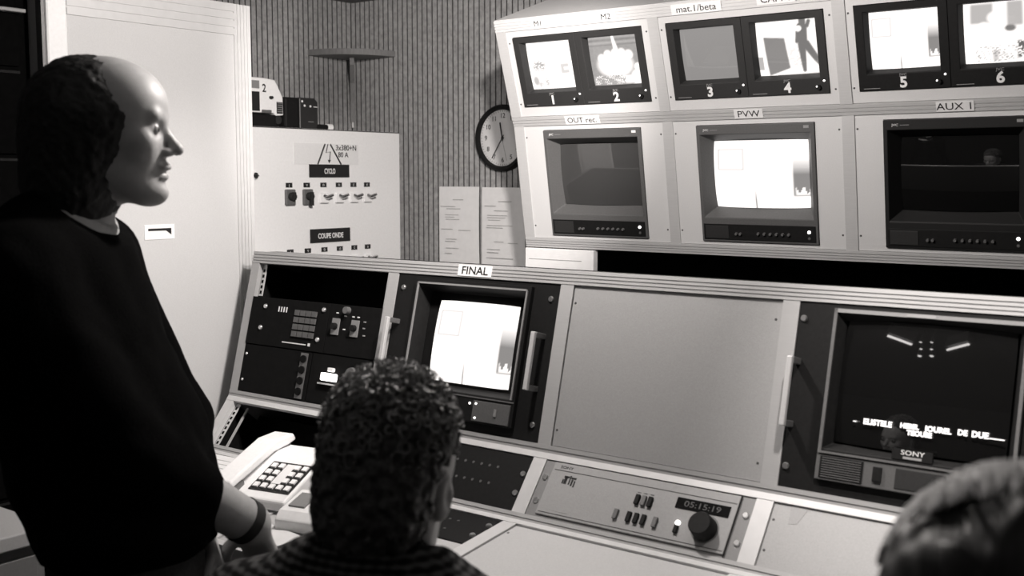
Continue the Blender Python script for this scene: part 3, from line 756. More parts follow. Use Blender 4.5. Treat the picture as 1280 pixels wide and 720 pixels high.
screws(t, [(0.012, 0.088), (0.012, 0.034), (W_-0.010, 0.090), (W_-0.010, 0.034)], me=SCREWB)
#PART2
# ================================================================== left side of the room
# ---- tall pale rack cabinet
RX, RY0, RY1, RZ = -2.50, 1.468, 2.086, H+0.472
t = thing('rack_cabinet', 'tall pale equipment rack behind the standing man', 'cabinet', (RX, RY0, 0))
def rp(mb, name, m, **k): return mb.build(name, m, t, (-RX, -RY0, 0), **k)
def vpost(y0, y1, n, m):
    prof = [(RX - y, z + y0) for z, y in ridged(y1-y0, n, g=0.003, t=0.03, gw=0.35)]
    rp(MB().prism(prof, 'z', 0.0, RZ), 'corner_post', m)
vpost(2.030, RY1, 5, 'alu_bright')
rp(bx(RX-0.03, RX+0.001, 1.476, 1.531, 0, RZ), 'corner_post', 'white', bevel=0.006)  # left post made whiter, painting the stronger light on it
rp(bx(RX-0.03, RX-0.006, RY0, 1.477, 0, RZ), 'edge_strip', 'dgrey')
prof = [(RX - y, z + H + 0.388) for z, y in ridged(0.084, 4, g=0.003, t=0.03, gw=0.22)]
rp(MB().prism(prof, 'y', 1.531, 2.030), 'top_rail', 'alu_bright')
rp(bx(RX-0.012, RX-0.004, 1.531, 2.030, 0.08, H+0.388), 'front_panel', 'rack_panel')
rp(bx(RX-0.03, RX-0.002, 1.531, 2.030, 0.0, 0.08), 'plinth', 'dgrey')
rp(bx(-3.30, RX-0.03, RY0, RY1, 0.0, RZ), 'body', 'rack_panel')
hp = rp(bx(RX-0.004, RX-0.002, 1.727, 1.819, H-0.162, H-0.123), 'handle_plate', 'white', bevel=0.0008)
bx(RX-0.0022, RX-0.0012, 1.738, 1.808, H-0.139, H-0.133).build('grip_slot', 'ink', hp)
MB().prism([(1.792, H-0.139), (1.808, H-0.139), (1.808, H-0.150)], 'x', RX-0.0022, RX-0.0012).build('grip_slot', 'ink', hp)
# ---- dark rack beside it
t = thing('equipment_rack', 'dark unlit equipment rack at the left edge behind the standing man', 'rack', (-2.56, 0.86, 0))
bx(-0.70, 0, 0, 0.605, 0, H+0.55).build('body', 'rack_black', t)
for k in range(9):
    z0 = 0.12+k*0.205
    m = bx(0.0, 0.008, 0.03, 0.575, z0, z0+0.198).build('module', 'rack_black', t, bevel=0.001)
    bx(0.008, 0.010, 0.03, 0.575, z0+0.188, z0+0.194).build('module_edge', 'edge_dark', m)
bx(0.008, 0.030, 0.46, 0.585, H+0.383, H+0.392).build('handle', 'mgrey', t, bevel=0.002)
# ---- low light cabinet at the bottom left corner
t = thing('low_cabinet', 'low light grey cabinet behind the standing man, bottom left corner', 'cabinet', (-2.385, 0.98, 0))
bx(-0.13, 0.30, -0.42, 0.20, 0.0, 0.775).build('body', 'mgrey', t)
bx(-0.135, 0.325, -0.44, 0.212, 0.775, 0.805).build('top', 'desk', t, bevel=0.003)
for k in range(3):
    d = bx(0.30, 0.312, -0.40, 0.18, 0.05+k*0.24, 0.27+k*0.24).build('drawer', 'mgrey', t, bevel=0.002)
    bx(0.312, 0.326, -0.16, -0.06, 0.20+k*0.24, 0.212+k*0.24).build('handle', 'chrome', d)
# ---- electrical cabinet
EX, EY0, EY1, EZ0, EZ1 = -3.10, 2.55, 3.335, H-0.80, H+0.178
el = thing('electrical_cabinet', 'white electrical switch cabinet with a lightning warning plate', 'cabinet', (EX, EY0, EZ0))
def ep(mb, name, m, parent=None, **k):
    if parent is None: return mb.build(name, m, el, (-EX, -EY0, -EZ0), **k)
    return mb.build(name, m, parent, **k)
ep(bx(XL+0.001, EX-0.014, EY0, EY1, EZ0, EZ1), 'body', 'white', bevel=0.003)
door = ep(bx(EX-0.013, EX, EY0+0.003, EY1-0.002, EZ0+0.004, EZ1-0.004), 'door', 'white', bevel=0.003)
ep(bx(EX-0.0145, EX-0.0005, EY0+0.002, EY1-0.004, EZ1-0.0045, EZ1-0.0015), 'door_gasket', 'ink')
ep(MB().lathe([(0, 0.014), (0.011, 0.012), (0.014, 0)], (EX, 2.588, H+0.005), 'x', 16), 'lock', 'chrome', smooth=40)
ep(bx(EX+0.012, EX+0.016, 2.578, 2.598, H+0.003, H+0.007), 'key_slot', 'ink')
RZP = (0, 0, math.pi/2)        # lettering that faces +X
pl_ = ep(bx(EX, EX+0.0015, 2.773, 3.099, H+0.046, H+0.124), 'warning_plate', 'tape')
def lines(pts, r, m, name, par): 
    return MB().tube([(EX+0.0018, y, z+H) for y, z in pts], r, 6).build(name, m, par)
lines([(2.925, 0.122), (2.888, 0.048)], 0.0032, 'ink', 'warning_triangle', pl_)
lines([(2.952, 0.122), (3.006, 0.048)], 0.0032, 'ink', 'warning_triangle', pl_)
lines([(2.940, 0.122), (2.930, 0.090), (2.952, 0.094), (2.946, 0.056)], 0.0020, 'ink', 'lightning_arrow', pl_)
MB().prism([(2.938, H+0.064), (2.954, H+0.064), (2.946, H+0.052)], 'x', EX+0.0015, EX+0.0025).build('lightning_arrow', 'ink', pl_)
text('3x380+N', 0.029, 'lettering', 'ink', pl_, (EX+0.0020, 3.034, H+0.109), RZP, sx=0.98, bold=0.0003)
text('80 A', 0.027, 'lettering', 'ink', pl_, (EX+0.0020, 3.018, H+0.083), RZP, sx=1.0, bold=0.0003)
def nameplate(s, y0, y1, z0, z1, size, sx):
    o = ep(bx(EX+0.0016, EX+0.0045, y0, y1, z0, z1), 'name_plate', 'ink', bevel=0.0005)
    text(s, size, 'lettering', 'white_print', o, (EX+0.0050, (y0+y1)/2, (z0+z1)/2-0.002), RZP, sx=sx, bold=0.0007)
nameplate('CYCLO', 2.844, 3.047, H-0.001, H+0.047, 0.027, 0.62)
nameplate('COUPE ONDE', 2.843, 3.047, H-0.243, H-0.192, 0.027, 0.75)
tg = bx(0, 0.002, -0.015, 0.015, -0.0085, 0.0085).mesh('switch_label', M['ink'])
ys = [2.747, 2.832, 2.915, 2.994, 3.071, 3.144]
for r_, zz in ((0, -0.029), (1, -0.270)):
    for k, y in enumerate(ys):
        o = link('switch_label', tg, el, (0, y-EY0, H+zz-EZ0))
        text('JVDOCE'[k], 0.012, 'lettering', 'white_print', o, (0.0023, 0, -0.001), RZP)
        if r_ == 0 and k < 2:
            s = bx(0, 0.012, -0.023, 0.023, -0.032, 0.026).build('rotary_switch', 'dgrey', el, (0, y-EY0, H-0.070-EZ0), bevel=0.004)
            MB().lathe([(0, 0.030), (0.012, 0.030), (0.015, 0.012)], (0, 0, 0), 'x', 14).build('lever', 'ink', s, smooth=40)
            bx(0.020, 0.034, -0.006, 0.006, -0.034 if k else -0.012, 0.016).build('lever', 'ink', s, bevel=0.002)
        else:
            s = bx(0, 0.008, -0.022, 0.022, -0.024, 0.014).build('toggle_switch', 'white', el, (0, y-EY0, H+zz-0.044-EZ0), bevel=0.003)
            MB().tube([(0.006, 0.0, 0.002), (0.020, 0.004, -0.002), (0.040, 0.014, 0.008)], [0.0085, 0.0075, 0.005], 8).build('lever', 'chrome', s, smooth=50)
            bx(0.0075, 0.0085, -0.020, 0.018, -0.0240, -0.0215).build('lever_shadow', 'faint_ink', s)  # grey strip painting the shade below the lever
# ---- camera and black case on top
ZT = EZ1
def Yp(px): return 2.629+(px-316)*0.00384
def Zp(py): return H+0.184+(157-py)*0.00277
t = thing('studio_camera', 'white camera head marked 2 lying on the electrical cabinet', 'camera', (-3.24, 2.60, ZT))
o_ = Vector((-3.24, 2.60, ZT))
def gp(mb, name, m, par=None, **k): return mb.build(name, m, par or t, -o_ if par is None else (0,0,0), **k)
b_ = gp(MB().prism([(2.40, Zp(141)), (2.40, Zp(96.5)), (Yp(331), Zp(96.5)), (Yp(344), Zp(98)), (Yp(348), Zp(106)), (Yp(353.5), Zp(120)), (Yp(354), Zp(143)), (Yp(344), Zp(144)), (Yp(343), Zp(141))], 'x', -3.33, -3.152), 'body', 'white', bevel=0.004)
gp(bx(-3.152, -3.150, 2.44, Yp(325), Zp(139), Zp(114.5)), 'side_cover', 'ink')
gp(bx(-3.152, -3.150, Yp(312), Yp(325), Zp(110.5), Zp(100.5)), 'side_window', 'mgrey', bevel=0.0005)
text('2', 0.040, 'number', 'ink', t, Vector((-3.1505, Yp(330.7), Zp(110)))-o_, RZP, sx=0.9, bold=0.0006)
gp(MB().lathe([(0, 0.012), (0.005, 0.012), (0.006, 0)], (-3.152, Yp(338.2), Zp(121)), 'x', 12), 'knob', 'ink', smooth=40)
v = gp(bx(-3.152, -3.150, Yp(345.5), Yp(352.5), Zp(141), Zp(126)), 'vent', 'ink')
for k in range(5): bx(-3.150, -3.1492, Yp(346), Yp(352), Zp(139-k*2.8), Zp(138-k*2.8)).build('vent_slat', 'mgrey', v)
gp(bx(-3.152, -3.150, Yp(327.5), Yp(339), Zp(140.5), Zp(137)), 'name_plate', 'dgrey')
gp(bx(-3.32, -3.148, 2.41, Yp(344), ZT+0.001, Zp(143)), 'base', 'black', bevel=0.004)
gp(MB().cyl((-3.30, Yp(349), Zp(148.5)), (-3.16, Yp(349), Zp(148.5)), 0.0165, n=18), 'lens_ring', 'chrome', smooth=40)
gp(bx(-3.29, -3.17, Yp(345.5), Yp(352.5), ZT+0.001, Zp(152)), 'foot', 'black', bevel=0.002)
t = thing('camera_case', 'black rounded case with a carrying handle beside the white camera', 'case', (-3.24, 2.86, ZT)); o_ = Vector((-3.24, 2.86, ZT))
gp(bx(-3.34, -3.150, Yp(355.5), Yp(373.5), ZT+0.001, Zp(118.5)), 'body', 'black', bevel=0.008)
gp(MB().prism([(Yp(373.7), ZT+0.001), (Yp(373.7), Zp(118)), (Yp(393), Zp(118)), (Yp(397), Zp(123)), (Yp(397), Zp(152)), (Yp(394.5), ZT+0.001)], 'x', -3.34, -3.148), 'front_shell', 'plastic', bevel=0.004)
gp(bx(-3.1485, -3.1475, Yp(373.1), Yp(373.9), ZT+0.004, Zp(119.5)), 'seam', 'mgrey')
gp(MB().tube([(-3.24, Yp(355.5), Zp(110.5)), (-3.24, Yp(358), Zp(112)), (-3.24, Yp(362), Zp(115)), (-3.24, Yp(369), Zp(119.5))], [0.007, 0.010, 0.013, 0.012], 10), 'carrying_handle', 'black', smooth=50)
for y, z in ((376.5, 123), (379.5, 128.5), (387, 129)): gp(MB().lathe([(0, 0.003), (0.004, 0.002), (0.0045, 0)], (-3.148, Yp(y), Zp(z)), 'x', 10), 'stud', 'white_print', smooth=50)
gp(bx(-3.148, -3.1472, Yp(391), Yp(396), Zp(130), Zp(129)), 'print_line', 'white_print'); gp(bx(-3.148, -3.1472, Yp(384), Yp(391), Zp(149.8), Zp(149.2)), 'print_line', 'grey_print')
t = thing('cable_plug', 'black cable plug with a pale round end beside the case', 'plug', (-3.19, 2.99, ZT)); o_ = Vector((-3.19, 2.99, ZT))
gp(MB().cyl((-3.19, Yp(397.5), ZT+0.011), (-3.19, Yp(418), ZT+0.011), 0.011, n=14), 'grip', 'black', smooth=40)
gp(MB().cyl((-3.19, Yp(418), ZT+0.0125), (-3.19, Yp(425), ZT+0.0125), 0.0125, n=14), 'collar', 'white', smooth=40)
gp(MB().cyl((-3.19, Yp(425), ZT+0.0125), (-3.19, Yp(426), ZT+0.0125), 0.006, n=12), 'pin', 'ink', smooth=40)

# ---- corner shelf with bracket
t = thing('corner_shelf', 'quarter-round wooden corner shelf high on the ribbed wall', 'shelf', (XL, YB, H+0.495))
def arc(r, n=14): return [(0.0, 0.0)] + [(r*math.cos(-math.pi/2*k/n), r*math.sin(-math.pi/2*k/n)) for k in range(n+1)]
MB().prism([(x+0.001, y-0.001) for x, y in arc(0.252)], 'z', 0.0, 0.024).build('shelf_board', 'wood', t, bevel=0.001)
dg = Vector((1, -1, 0)).normalized(); sdv = Vector((1, 1, 0)).normalized()*0.009
br = [(0.004, -0.0005), (0.13, -0.0005), (0.125, -0.03), (0.055, -0.10), (0.03, -0.18), (0.022, -0.262), (0.006, -0.262)]
vs_ = [dg*a + Vector((0, 0, b)) - sdv + Vector((0.009, -0.009, 0)) for a, b in br] + [dg*a + Vector((0, 0, b)) + sdv + Vector((0.009, -0.009, 0)) for a, b in br]
n = len(br)
MB().add(vs_, [tuple(range(n)), tuple(range(n, 2*n))[::-1]] + [(i, n+i, n+(i+1) % n, (i+1) % n) for i in range(n)]).build('bracket', 'wood', t)
MB().cyl((0.022, -0.022, -0.285), (0.022, -0.022, -0.262), 0.004, n=8).build('cable_end', 'white_print', t)

# ---- wall clock
CX, CZ, CR = -2.667, H+0.150, 0.128
t = thing('wall_clock', 'round black-rimmed wall clock half hidden by the monitor bank', 'clock', (CX, YB, CZ))
MB().lathe([(0.0, 0), (CR, 0), (CR, -0.018), (CR-0.006, -0.030), (CR-0.017, -0.030), (CR-0.020, -0.016)], axis='y', n=56).build('rim', 'black', t, smooth=35)
MB().lathe([(0.0, -0.012), (CR-0.019, -0.012), (CR-0.019, -0.002)], axis='y', n=56).build('dial', 'glassless', t, smooth=30)
for k in range(1, 13):
    a = math.radians(90 - k*30)
    text(str(k), 0.026, 'numeral', 'ink', t, (math.cos(a)*0.082, -0.0125, math.sin(a)*0.085), bold=0.0002)
tk = bx(-0.0006, 0.0006, -0.0006, 0, -0.003, 0.003).mesh('minute_mark', M['ink'])
for k in range(60):
    a = math.radians(90 - k*6); link('minute_mark', tk, t, (math.cos(a)*0.103, -0.0121, math.sin(a)*0.103), (0, -(a-math.pi/2), 0))
def hand(deg, ln, w, tail):
    bx(-w, w, -0.0162, -0.0150, -tail, ln).build('hand', 'ink', t, rot=(0, math.radians(deg), 0))
hand(-10, 0.060, 0.0030, 0.012); hand(213, 0.092, 0.0018, 0.014)
bx(-0.0007, 0.0007, -0.0175, -0.0168, -0.02, 0.09).build('hand', 'mgrey', t, rot=(0, math.radians(165), 0))
MB().lathe([(0, -0.018), (0.005, -0.017), (0.006, -0.012)], axis='y', n=16).build('hub', 'ink', t, smooth=40)

# ---- papers pinned to the wall
def sheet(x0, x1, z0, z1, label, tilt, lines_):
    t = thing('paper_sheet', label, 'paper', ((x0+x1)/2, YB-0.004, H+(z0+z1)/2), (0, math.radians(tilt), 0), 'papers pinned below the clock')
    w, h = (x1-x0)/2, (z1-z0)/2
    nb = 8; vs_ = []; fs = []
    for j in range(nb+1):
        for i in range(2):
            z = -h+2*h*j/nb; vs_.append(((-w, w)[i], -0.003-0.004*math.sin(math.pi*j/nb)*(0.3+0.7*i), z))
    fs = [(2*j, 2*j+1, 2*j+3, 2*j+2) for j in range(nb)]
    o = MB().add(vs_, fs).build('page', 'paper', t); md = o.modifiers.new('thickness', 'SOLIDIFY'); md.thickness = 0.0006; md.offset = 1
    for q, (a, b, z) in enumerate(lines_):
        bx(-w+2*w*a, -w+2*w*b, -0.0086, -0.0080, h-2*h*z-0.0012, h-2*h*z+0.0012).build('written_line', 'faint_ink', t)
la = [(0.36, 0.62, 0.17), (0.05, 0.42, 0.26), (0.20, 0.55, 0.29), (0.16, 0.50, 0.37), (0.17, 0.40, 0.40), (0.18, 0.52, 0.43), (0.06, 0.35, 0.56), (0.5, 0.8, 0.57), (0.18, 0.45, 0.69), (0.16, 0.42, 0.72), (0.18, 0.5, 0.81), (0.15, 0.33, 0.88)]
lb = [(0.40, 0.70, 0.18), (0.08, 0.34, 0.24), (0.30, 0.62, 0.30), (0.14, 0.60, 0.36), (0.14, 0.56, 0.39), (0.16, 0.44, 0.42), (0.14, 0.72, 0.49), (0.12, 0.5, 0.52), (0.30, 0.52, 0.70), (0.62, 0.84, 0.71), (0.14, 0.44, 0.80), (0.14, 0.40, 0.84), (0.12, 0.74, 0.91)]
sheet(-2.995, -2.787, -0.343, -0.038, 'sheet of handwritten notes pinned left of the other, next to the electrical cabinet', 0, la)
sheet(-2.774, -2.560, -0.343, -0.040, 'sheet of handwritten notes pinned right of the other, directly below the clock', 0.3, lb)

# ================================================================== on the desk
def dz(y): return H - 0.7297 + (y-1.6766)*0.1087 + 0.003
t = thing('telephone', 'white push-button telephone with its handset on the left', 'telephone', (-1.962, 1.690, dz(1.60)+0.004), (math.radians(6.2), 0, math.radians(11)))
prof = [(-0.105, 0.010), (0.115, 0.010), (0.115, 0.080), (0.060, 0.084), (-0.105, 0.034)]
MB().prism(prof, 'x', -0.100, 0.098).build('body', 'white', t, bevel=0.005)
bx(-0.088, 0.086, -0.09, 0.10, 0, 0.011).build('base', 'ink', t)
sl = math.atan2(0.050, 0.165)
kp = bx(-0.056, 0.056, -0.052, 0.052, 0, 0.0012).build('keypad', 'ink', t, (0.036, -0.030, 0.0572), (sl, 0, 0))
km = bx(-0.0065, 0.0065, -0.0072, 0.0072, 0, 0.004).mesh('key', M['white'])
for c_ in range(5):
    for r_ in range(4):
        if c_ == 2 and r_ > 0: continue
        link('key', km, kp, (-0.043+c_*0.0215, -0.036+r_*0.024, 0.001))
bx(-0.012, 0.012, -0.024, 0.046, 0.001, 0.0022).build('number_card', 'white_print', kp)
hs = MB().prism([(-0.120, 0.052), (-0.120, 0.070), (-0.02, 0.094), (0.055, 0.112), (0.118, 0.108), (0.126, 0.090), (0.095, 0.086), (0.04, 0.086), (-0.05, 0.066)], 'x', -0.092, -0.034).build('handset', 'white', t, bevel=0.005)
bx(-0.078, -0.040, -0.112, -0.065, 0.030, 0.056).build('mouthpiece', 'dgrey', hs, bevel=0.003)
bx(-0.078, -0.040, 0.065, 0.112, 0.078, 0.090).build('earpiece', 'dgrey', hs, bevel=0.003)
# small intercom set
t = thing('intercom_box', 'small white desk box with dark slots, in front of the telephone', 'intercom', (-1.735, 1.600, dz(1.54)+0.004), (math.radians(6.2), 0, math.radians(14)))
MB().prism([(-0.050, 0.0), (0.06, 0.0), (0.06, 0.052), (-0.030, 0.040), (-0.050, 0.026)], 'x', -0.075, 0.060).build('body', 'white', t, bevel=0.004)
for x in (-0.010, 0.020): bx(x, x+0.020, -0.010, 0.030, 0.0, 0.002).build('button', 'ink', t, (0, 0, 0.0445), (0.13, 0, 0))
bx(-0.060, -0.020, -0.015, 0.040, 0.0, 0.004).build('key_bar', 'mgrey', t, (0, 0, 0.0440), (0.13, 0, 0))
# papers on the desk
t = thing('note_sheet', 'sheet of scribbled notes on the desk left of the telephone', 'paper', (-2.25, 1.70, dz(1.70)+0.002), (math.radians(6.2), 0, math.radians(4)))
bx(-0.105, 0.105, -0.10, 0.10, 0, 0.0008).build('page', 'paper', t)
for k in range(6): bx(-0.08+0.01*k, 0.02+0.012*k, 0.07-k*0.022, 0.073-k*0.022, 0.0008, 0.0011).build('written_line', 'faint_ink', t)
t = thing('note_sheet', 'loose white sheet on the desk in front of the intercom box', 'paper', (-1.80, 1.500, dz(1.50)+0.002), (math.radians(6.2), 0, math.radians(-8)))
bx(-0.085, 0.085, -0.040, 0.045, 0.0, 0.0008).build('page', 'paper', t)

# ================================================================== lamps
def ceiling_lamp(loc, label):
    t = thing('ceiling_lamp', label, 'lamp', (loc[0], loc[1], ZC))
    MB().lathe([(0, -0.001), (0.055, -0.001), (0.055, -0.014), (0.0, -0.018)], n=24).build('ceiling_rose', 'lampcap', t, smooth=40)
    q = loc[2]-ZC
    MB().cyl((0, 0, q+0.065), (0, 0, -0.012), 0.006, n=12).build('stem', 'lampcap', t, smooth=40)
    MB().lathe([(0.0, q+0.070), (0.022, q+0.068), (0.024, q+0.044), (0.0, q+0.040)], n=20).build('socket', 'lampcap', t, smooth=40)
    return t
ceiling_lamp(LAMP_A, 'bare ceiling lamp in front of the FINAL monitor, left of the other bare lamp')
ceiling_lamp(LAMP_B, 'bare ceiling lamp in front of the blank console panel, right of the other bare lamp')
def spot_lamp(loc, aim, label):
    t = thing('spotlight', label, 'lamp', (loc[0], loc[1], ZC)); d = (Vector(aim)-Vector(loc)).normalized(); p = Vector((0, 0, loc[2]-ZC))
    MB().lathe([(0, -0.001), (0.04, -0.001), (0.04, -0.012), (0.0, -0.016)], n=20).build('ceiling_rose', 'lampcap', t, smooth=40)
    MB().cyl((0, 0, -0.012), p-d*0.05, 0.006, n=10).build('stem', 'lampcap', t, smooth=40)
    q = d.to_track_quat('Z', 'Y').to_euler()
    MB().lathe([(0.0, -0.085), (0.024, -0.085), (0.032, -0.06), (0.045, 0.02), (0.043, 0.02), (0.030, -0.055), (0.0, -0.06)], n=24).build('shade', 'lampcap', t, p, q, smooth=40)
spot_lamp(SPOT_C, AIM_C, 'shaded spotlight aimed down at the right half of the console')
spot_lamp(FILL_E, AIM_E, 'added unseen spotlight brightening the tall rack and telephone')
spot_lamp(FILL_D, AIM_D, 'added unseen spotlight brightening the electrical cabinet and clock')
# strip lamps and small spots above the operators, seen mirrored in the dark console monitor
for a, b, lab in (((-1.44, 0.53), (-1.28, 0.37), 'short strip lamp on the ceiling, left of the small spots'), ((-1.00, 0.31), (-0.82, 0.46), 'short strip lamp on the ceiling, right of the small spots')):
    a = Vector((*a, 0)); b = Vector((*b, 0)); m_ = (a+b)/2
    t = thing('strip_lamp', lab, 'lamp', (m_.x, m_.y, H+0.60), group='strip lamps over the operators')
    MB().cyl(a-m_, b-m_, 0.011, n=12).build('tube', 'bulb', t, smooth=40)
    d = (b-a).normalized(); n_ = Vector((-d.y, d.x, 0))
    vs_ = [(a-m_)*1.1+n_*q+Vector((0,0,h)) for q, h in ((-.03,.02),(.03,.02),(.03,ZC-H-.601),(-.03,ZC-H-.601))] + [(b-m_)*1.1+n_*q+Vector((0,0,h)) for q, h in ((-.03,.02),(.03,.02),(.03,ZC-H-.601),(-.03,ZC-H-.601))]
    MB().add(vs_, [(0,1,2,3),(7,6,5,4),(0,4,5,1),(1,5,6,2),(2,6,7,3),(3,7,4,0)]).build('housing', 'lampcap', t)
for k, (x, y, r_) in enumerate(((-1.19, 0.43, .011), (-1.10, 0.44, .011), (-1.22, 0.29, .013), (-1.13, 0.30, .013), (-1.27, 0.13, .019), (-1.16, 0.15, .019))):
    t = thing('spot_lamp', ('small ceiling spot, ' + ('near', 'near', 'middle', 'middle', 'far', 'far')[k] + ' pair from the console, ' + ('left', 'right')[k % 2] + ' one') , 'lamp', (x, y, H+0.60), group='small ceiling spots')
    MB().lathe([(0, -r_*.6), (r_*.7, -r_*.5), (r_, 0), (0, r_*.3)], n=16).build('lens', 'bulb', t, smooth=60)
    MB().lathe([(r_*1.05, -0.002), (r_*1.25, 0.0), (r_*1.25, 0.06), (0.006, 0.07), (0.006, ZC-H-.601)], n=16).build('barrel', 'lampcap', t, smooth=40)
#PEOPLE
# ================================================================== people (continuous bodies grown from a smooth field)
class Field:
    def __init__(s, lo, hi, h):
        s.lo = np.array(lo, float); s.h = h
        s.n = np.ceil((np.array(hi)-s.lo)/h).astype(int)+1
        s.ax = [s.lo[i]+h*np.arange(s.n[i]) for i in range(3)]
        s.d = np.full(s.n, 9.0, np.float32)
    def _win(s, lo, hi, m):
        sl = []
        for i in range(3):
            a = int(max(0, math.floor((lo[i]-m-s.lo[i])/s.h))); b = int(min(s.n[i], math.ceil((hi[i]+m-s.lo[i])/s.h)+1))
            if b <= a: return None
            sl.append(slice(a, b))
        return tuple(sl)
    def _grid(s, sl): return np.meshgrid(*[s.ax[i][sl[i]] for i in range(3)], indexing='ij', sparse=True)
    def _mix(s, sl, v, k, sub):
        a = s.d[sl]
        if sub:
            v = -v; hh = np.clip(0.5+0.5*(v-a)/k, 0, 1) if k else None
            s.d[sl] = np.maximum(a, v) if not k else a*(1-hh)+v*hh+k*hh*(1-hh)
        else:
            if not k: s.d[sl] = np.minimum(a, v); return
            far = a > 5; hh = np.clip(0.5+0.5*(a-v)/k, 0, 1); r = a*(1-hh)+v*hh-k*hh*(1-hh)
            s.d[sl] = np.where(far, v, r)
    def cone(s, a, b, ra, rb, k=0.02, sub=False):
        a = np.array(a, float); b = np.array(b, float); R = max(ra, rb)
        sl = s._win(np.minimum(a, b)-R, np.maximum(a, b)+R, 0.06)
        if sl is None: return s
        X, Y, Z = s._grid(sl); d = b-a; L = d@d+1e-12
        t = np.clip(((X-a[0])*d[0]+(Y-a[1])*d[1]+(Z-a[2])*d[2])/L, 0, 1)
        v = np.sqrt((X-a[0]-t*d[0])**2+(Y-a[1]-t*d[1])**2+(Z-a[2]-t*d[2])**2)-(ra+(rb-ra)*t)
        s._mix(sl, v.astype(np.float32), k, sub); return s
    def ell(s, c, r, k=0.02, sub=False, rz=0.0, ry=0.0):
        c = np.array(c, float); r = np.array(r, float); R = r.max() if (rz or ry) else r
        sl = s._win(c-R, c+R, 0.06)
        if sl is None: return s
        X, Y, Z = s._grid(sl); X = X-c[0]; Y = Y-c[1]; Z = Z-c[2]
        if rz: X, Y = X*math.cos(rz)+Y*math.sin(rz), -X*math.sin(rz)+Y*math.cos(rz)
        if ry: X, Z = X*math.cos(ry)-Z*math.sin(ry), X*math.sin(ry)+Z*math.cos(ry)
        k0 = np.sqrt((X/r[0])**2+(Y/r[1])**2+(Z/r[2])**2); k1 = np.sqrt((X/r[0]**2)**2+(Y/r[1]**2)**2+(Z/r[2]**2)**2)+1e-9
        v = k0*(k0-1)/k1
        s._mix(sl, np.maximum(v, -r.min()).astype(np.float32), k, sub); return s
    def clip(s, fn):
        X, Y, Z = np.meshgrid(*s.ax, indexing='ij', sparse=True); s.d = np.maximum(s.d, fn(X, Y, Z).astype(np.float32)); return s
    def bump(s, fn):
        X, Y, Z = np.meshgrid(*s.ax, indexing='ij', sparse=True); s.d = s.d + np.where(s.d < 1, fn(X, Y, Z), 0).astype(np.float32); return s
    def surface(s):
        d = s.d; n = np.array(d.shape); neg = d < 0
        cid = -np.ones(n-1, np.int64)
        cnt = np.zeros(n-1, np.int32); acc = np.zeros((*(n-1), 3), np.float32)
        for ax in range(3):
            o1, o2 = [i for i in range(3) if i != ax]
            for p in (0, 1):
                for q in (0, 1):
                    A = [None]*3; B = [None]*3
                    A[ax] = slice(0, n[ax]-1); B[ax] = slice(1, n[ax])
                    A[o1] = B[o1] = slice(p, n[o1]-1+p); A[o2] = B[o2] = slice(q, n[o2]-1+q)
                    a = d[tuple(A)]; b = d[tuple(B)]; cr = (a < 0) != (b < 0)
                    ix = np.nonzero(cr); tt = a[ix]/(a[ix]-b[ix])
                    e = np.zeros((len(tt), 3), np.float32); e[:, ax] = tt; e[:, o1] = p; e[:, o2] = q
                    acc[ix] += e; cnt[ix] += 1
        ix = np.nonzero(cnt > 0); m_ = len(ix[0]); cid[ix] = np.arange(m_)
        V = (np.stack(ix, 1)+acc[ix]/cnt[ix][:, None])*s.h+s.lo
        F = []
        for ax in range(3):
            o1, o2 = (ax+1) % 3, (ax+2) % 3
            A = [slice(1, n[i]-1) for i in range(3)]; B = list(A)
            A[ax] = slice(0, n[ax]-1); B[ax] = slice(1, n[ax])
            a = neg[tuple(A)]; b = neg[tuple(B)]
            for sign in (0, 1):
                ii = np.array(np.nonzero(a & ~b if sign == 0 else ~a & b)).T
                if len(ii) == 0: continue
                off = np.ones(3, int); off[ax] = 0; base = ii+off
                def C(da, db):
                    q = base.copy(); q[:, o1] += da; q[:, o2] += db; return cid[q[:, 0], q[:, 1], q[:, 2]]
                f = [C(-1, -1), C(0, -1), C(0, 0), C(-1, 0)]
                F.append(np.stack(f if sign == 0 else f[::-1], 1))
        return V, np.concatenate(F)
def field_mesh(name, fields, m):
    Vs = []; Fs = []; o = 0
    for f in fields:
        V, F = f.surface() if isinstance(f, Field) else f
        Vs.append(V); Fs.append(F+o); o += len(V)
    V = np.concatenate(Vs); F = np.concatenate(Fs)
    me = bpy.data.meshes.new(name)
    me.vertices.add(len(V)); me.vertices.foreach_set('co', V.astype(np.float32).ravel())
    me.loops.add(F.size); me.loops.foreach_set('vertex_index', F.astype(np.int32).ravel())
    me.polygons.add(len(F)); me.polygons.foreach_set('loop_start', np.arange(0, F.size, 4, dtype=np.int32))
    me.update(calc_edges=True); me.validate(); me.shade_smooth(); me.materials.append(M[m])
    return me

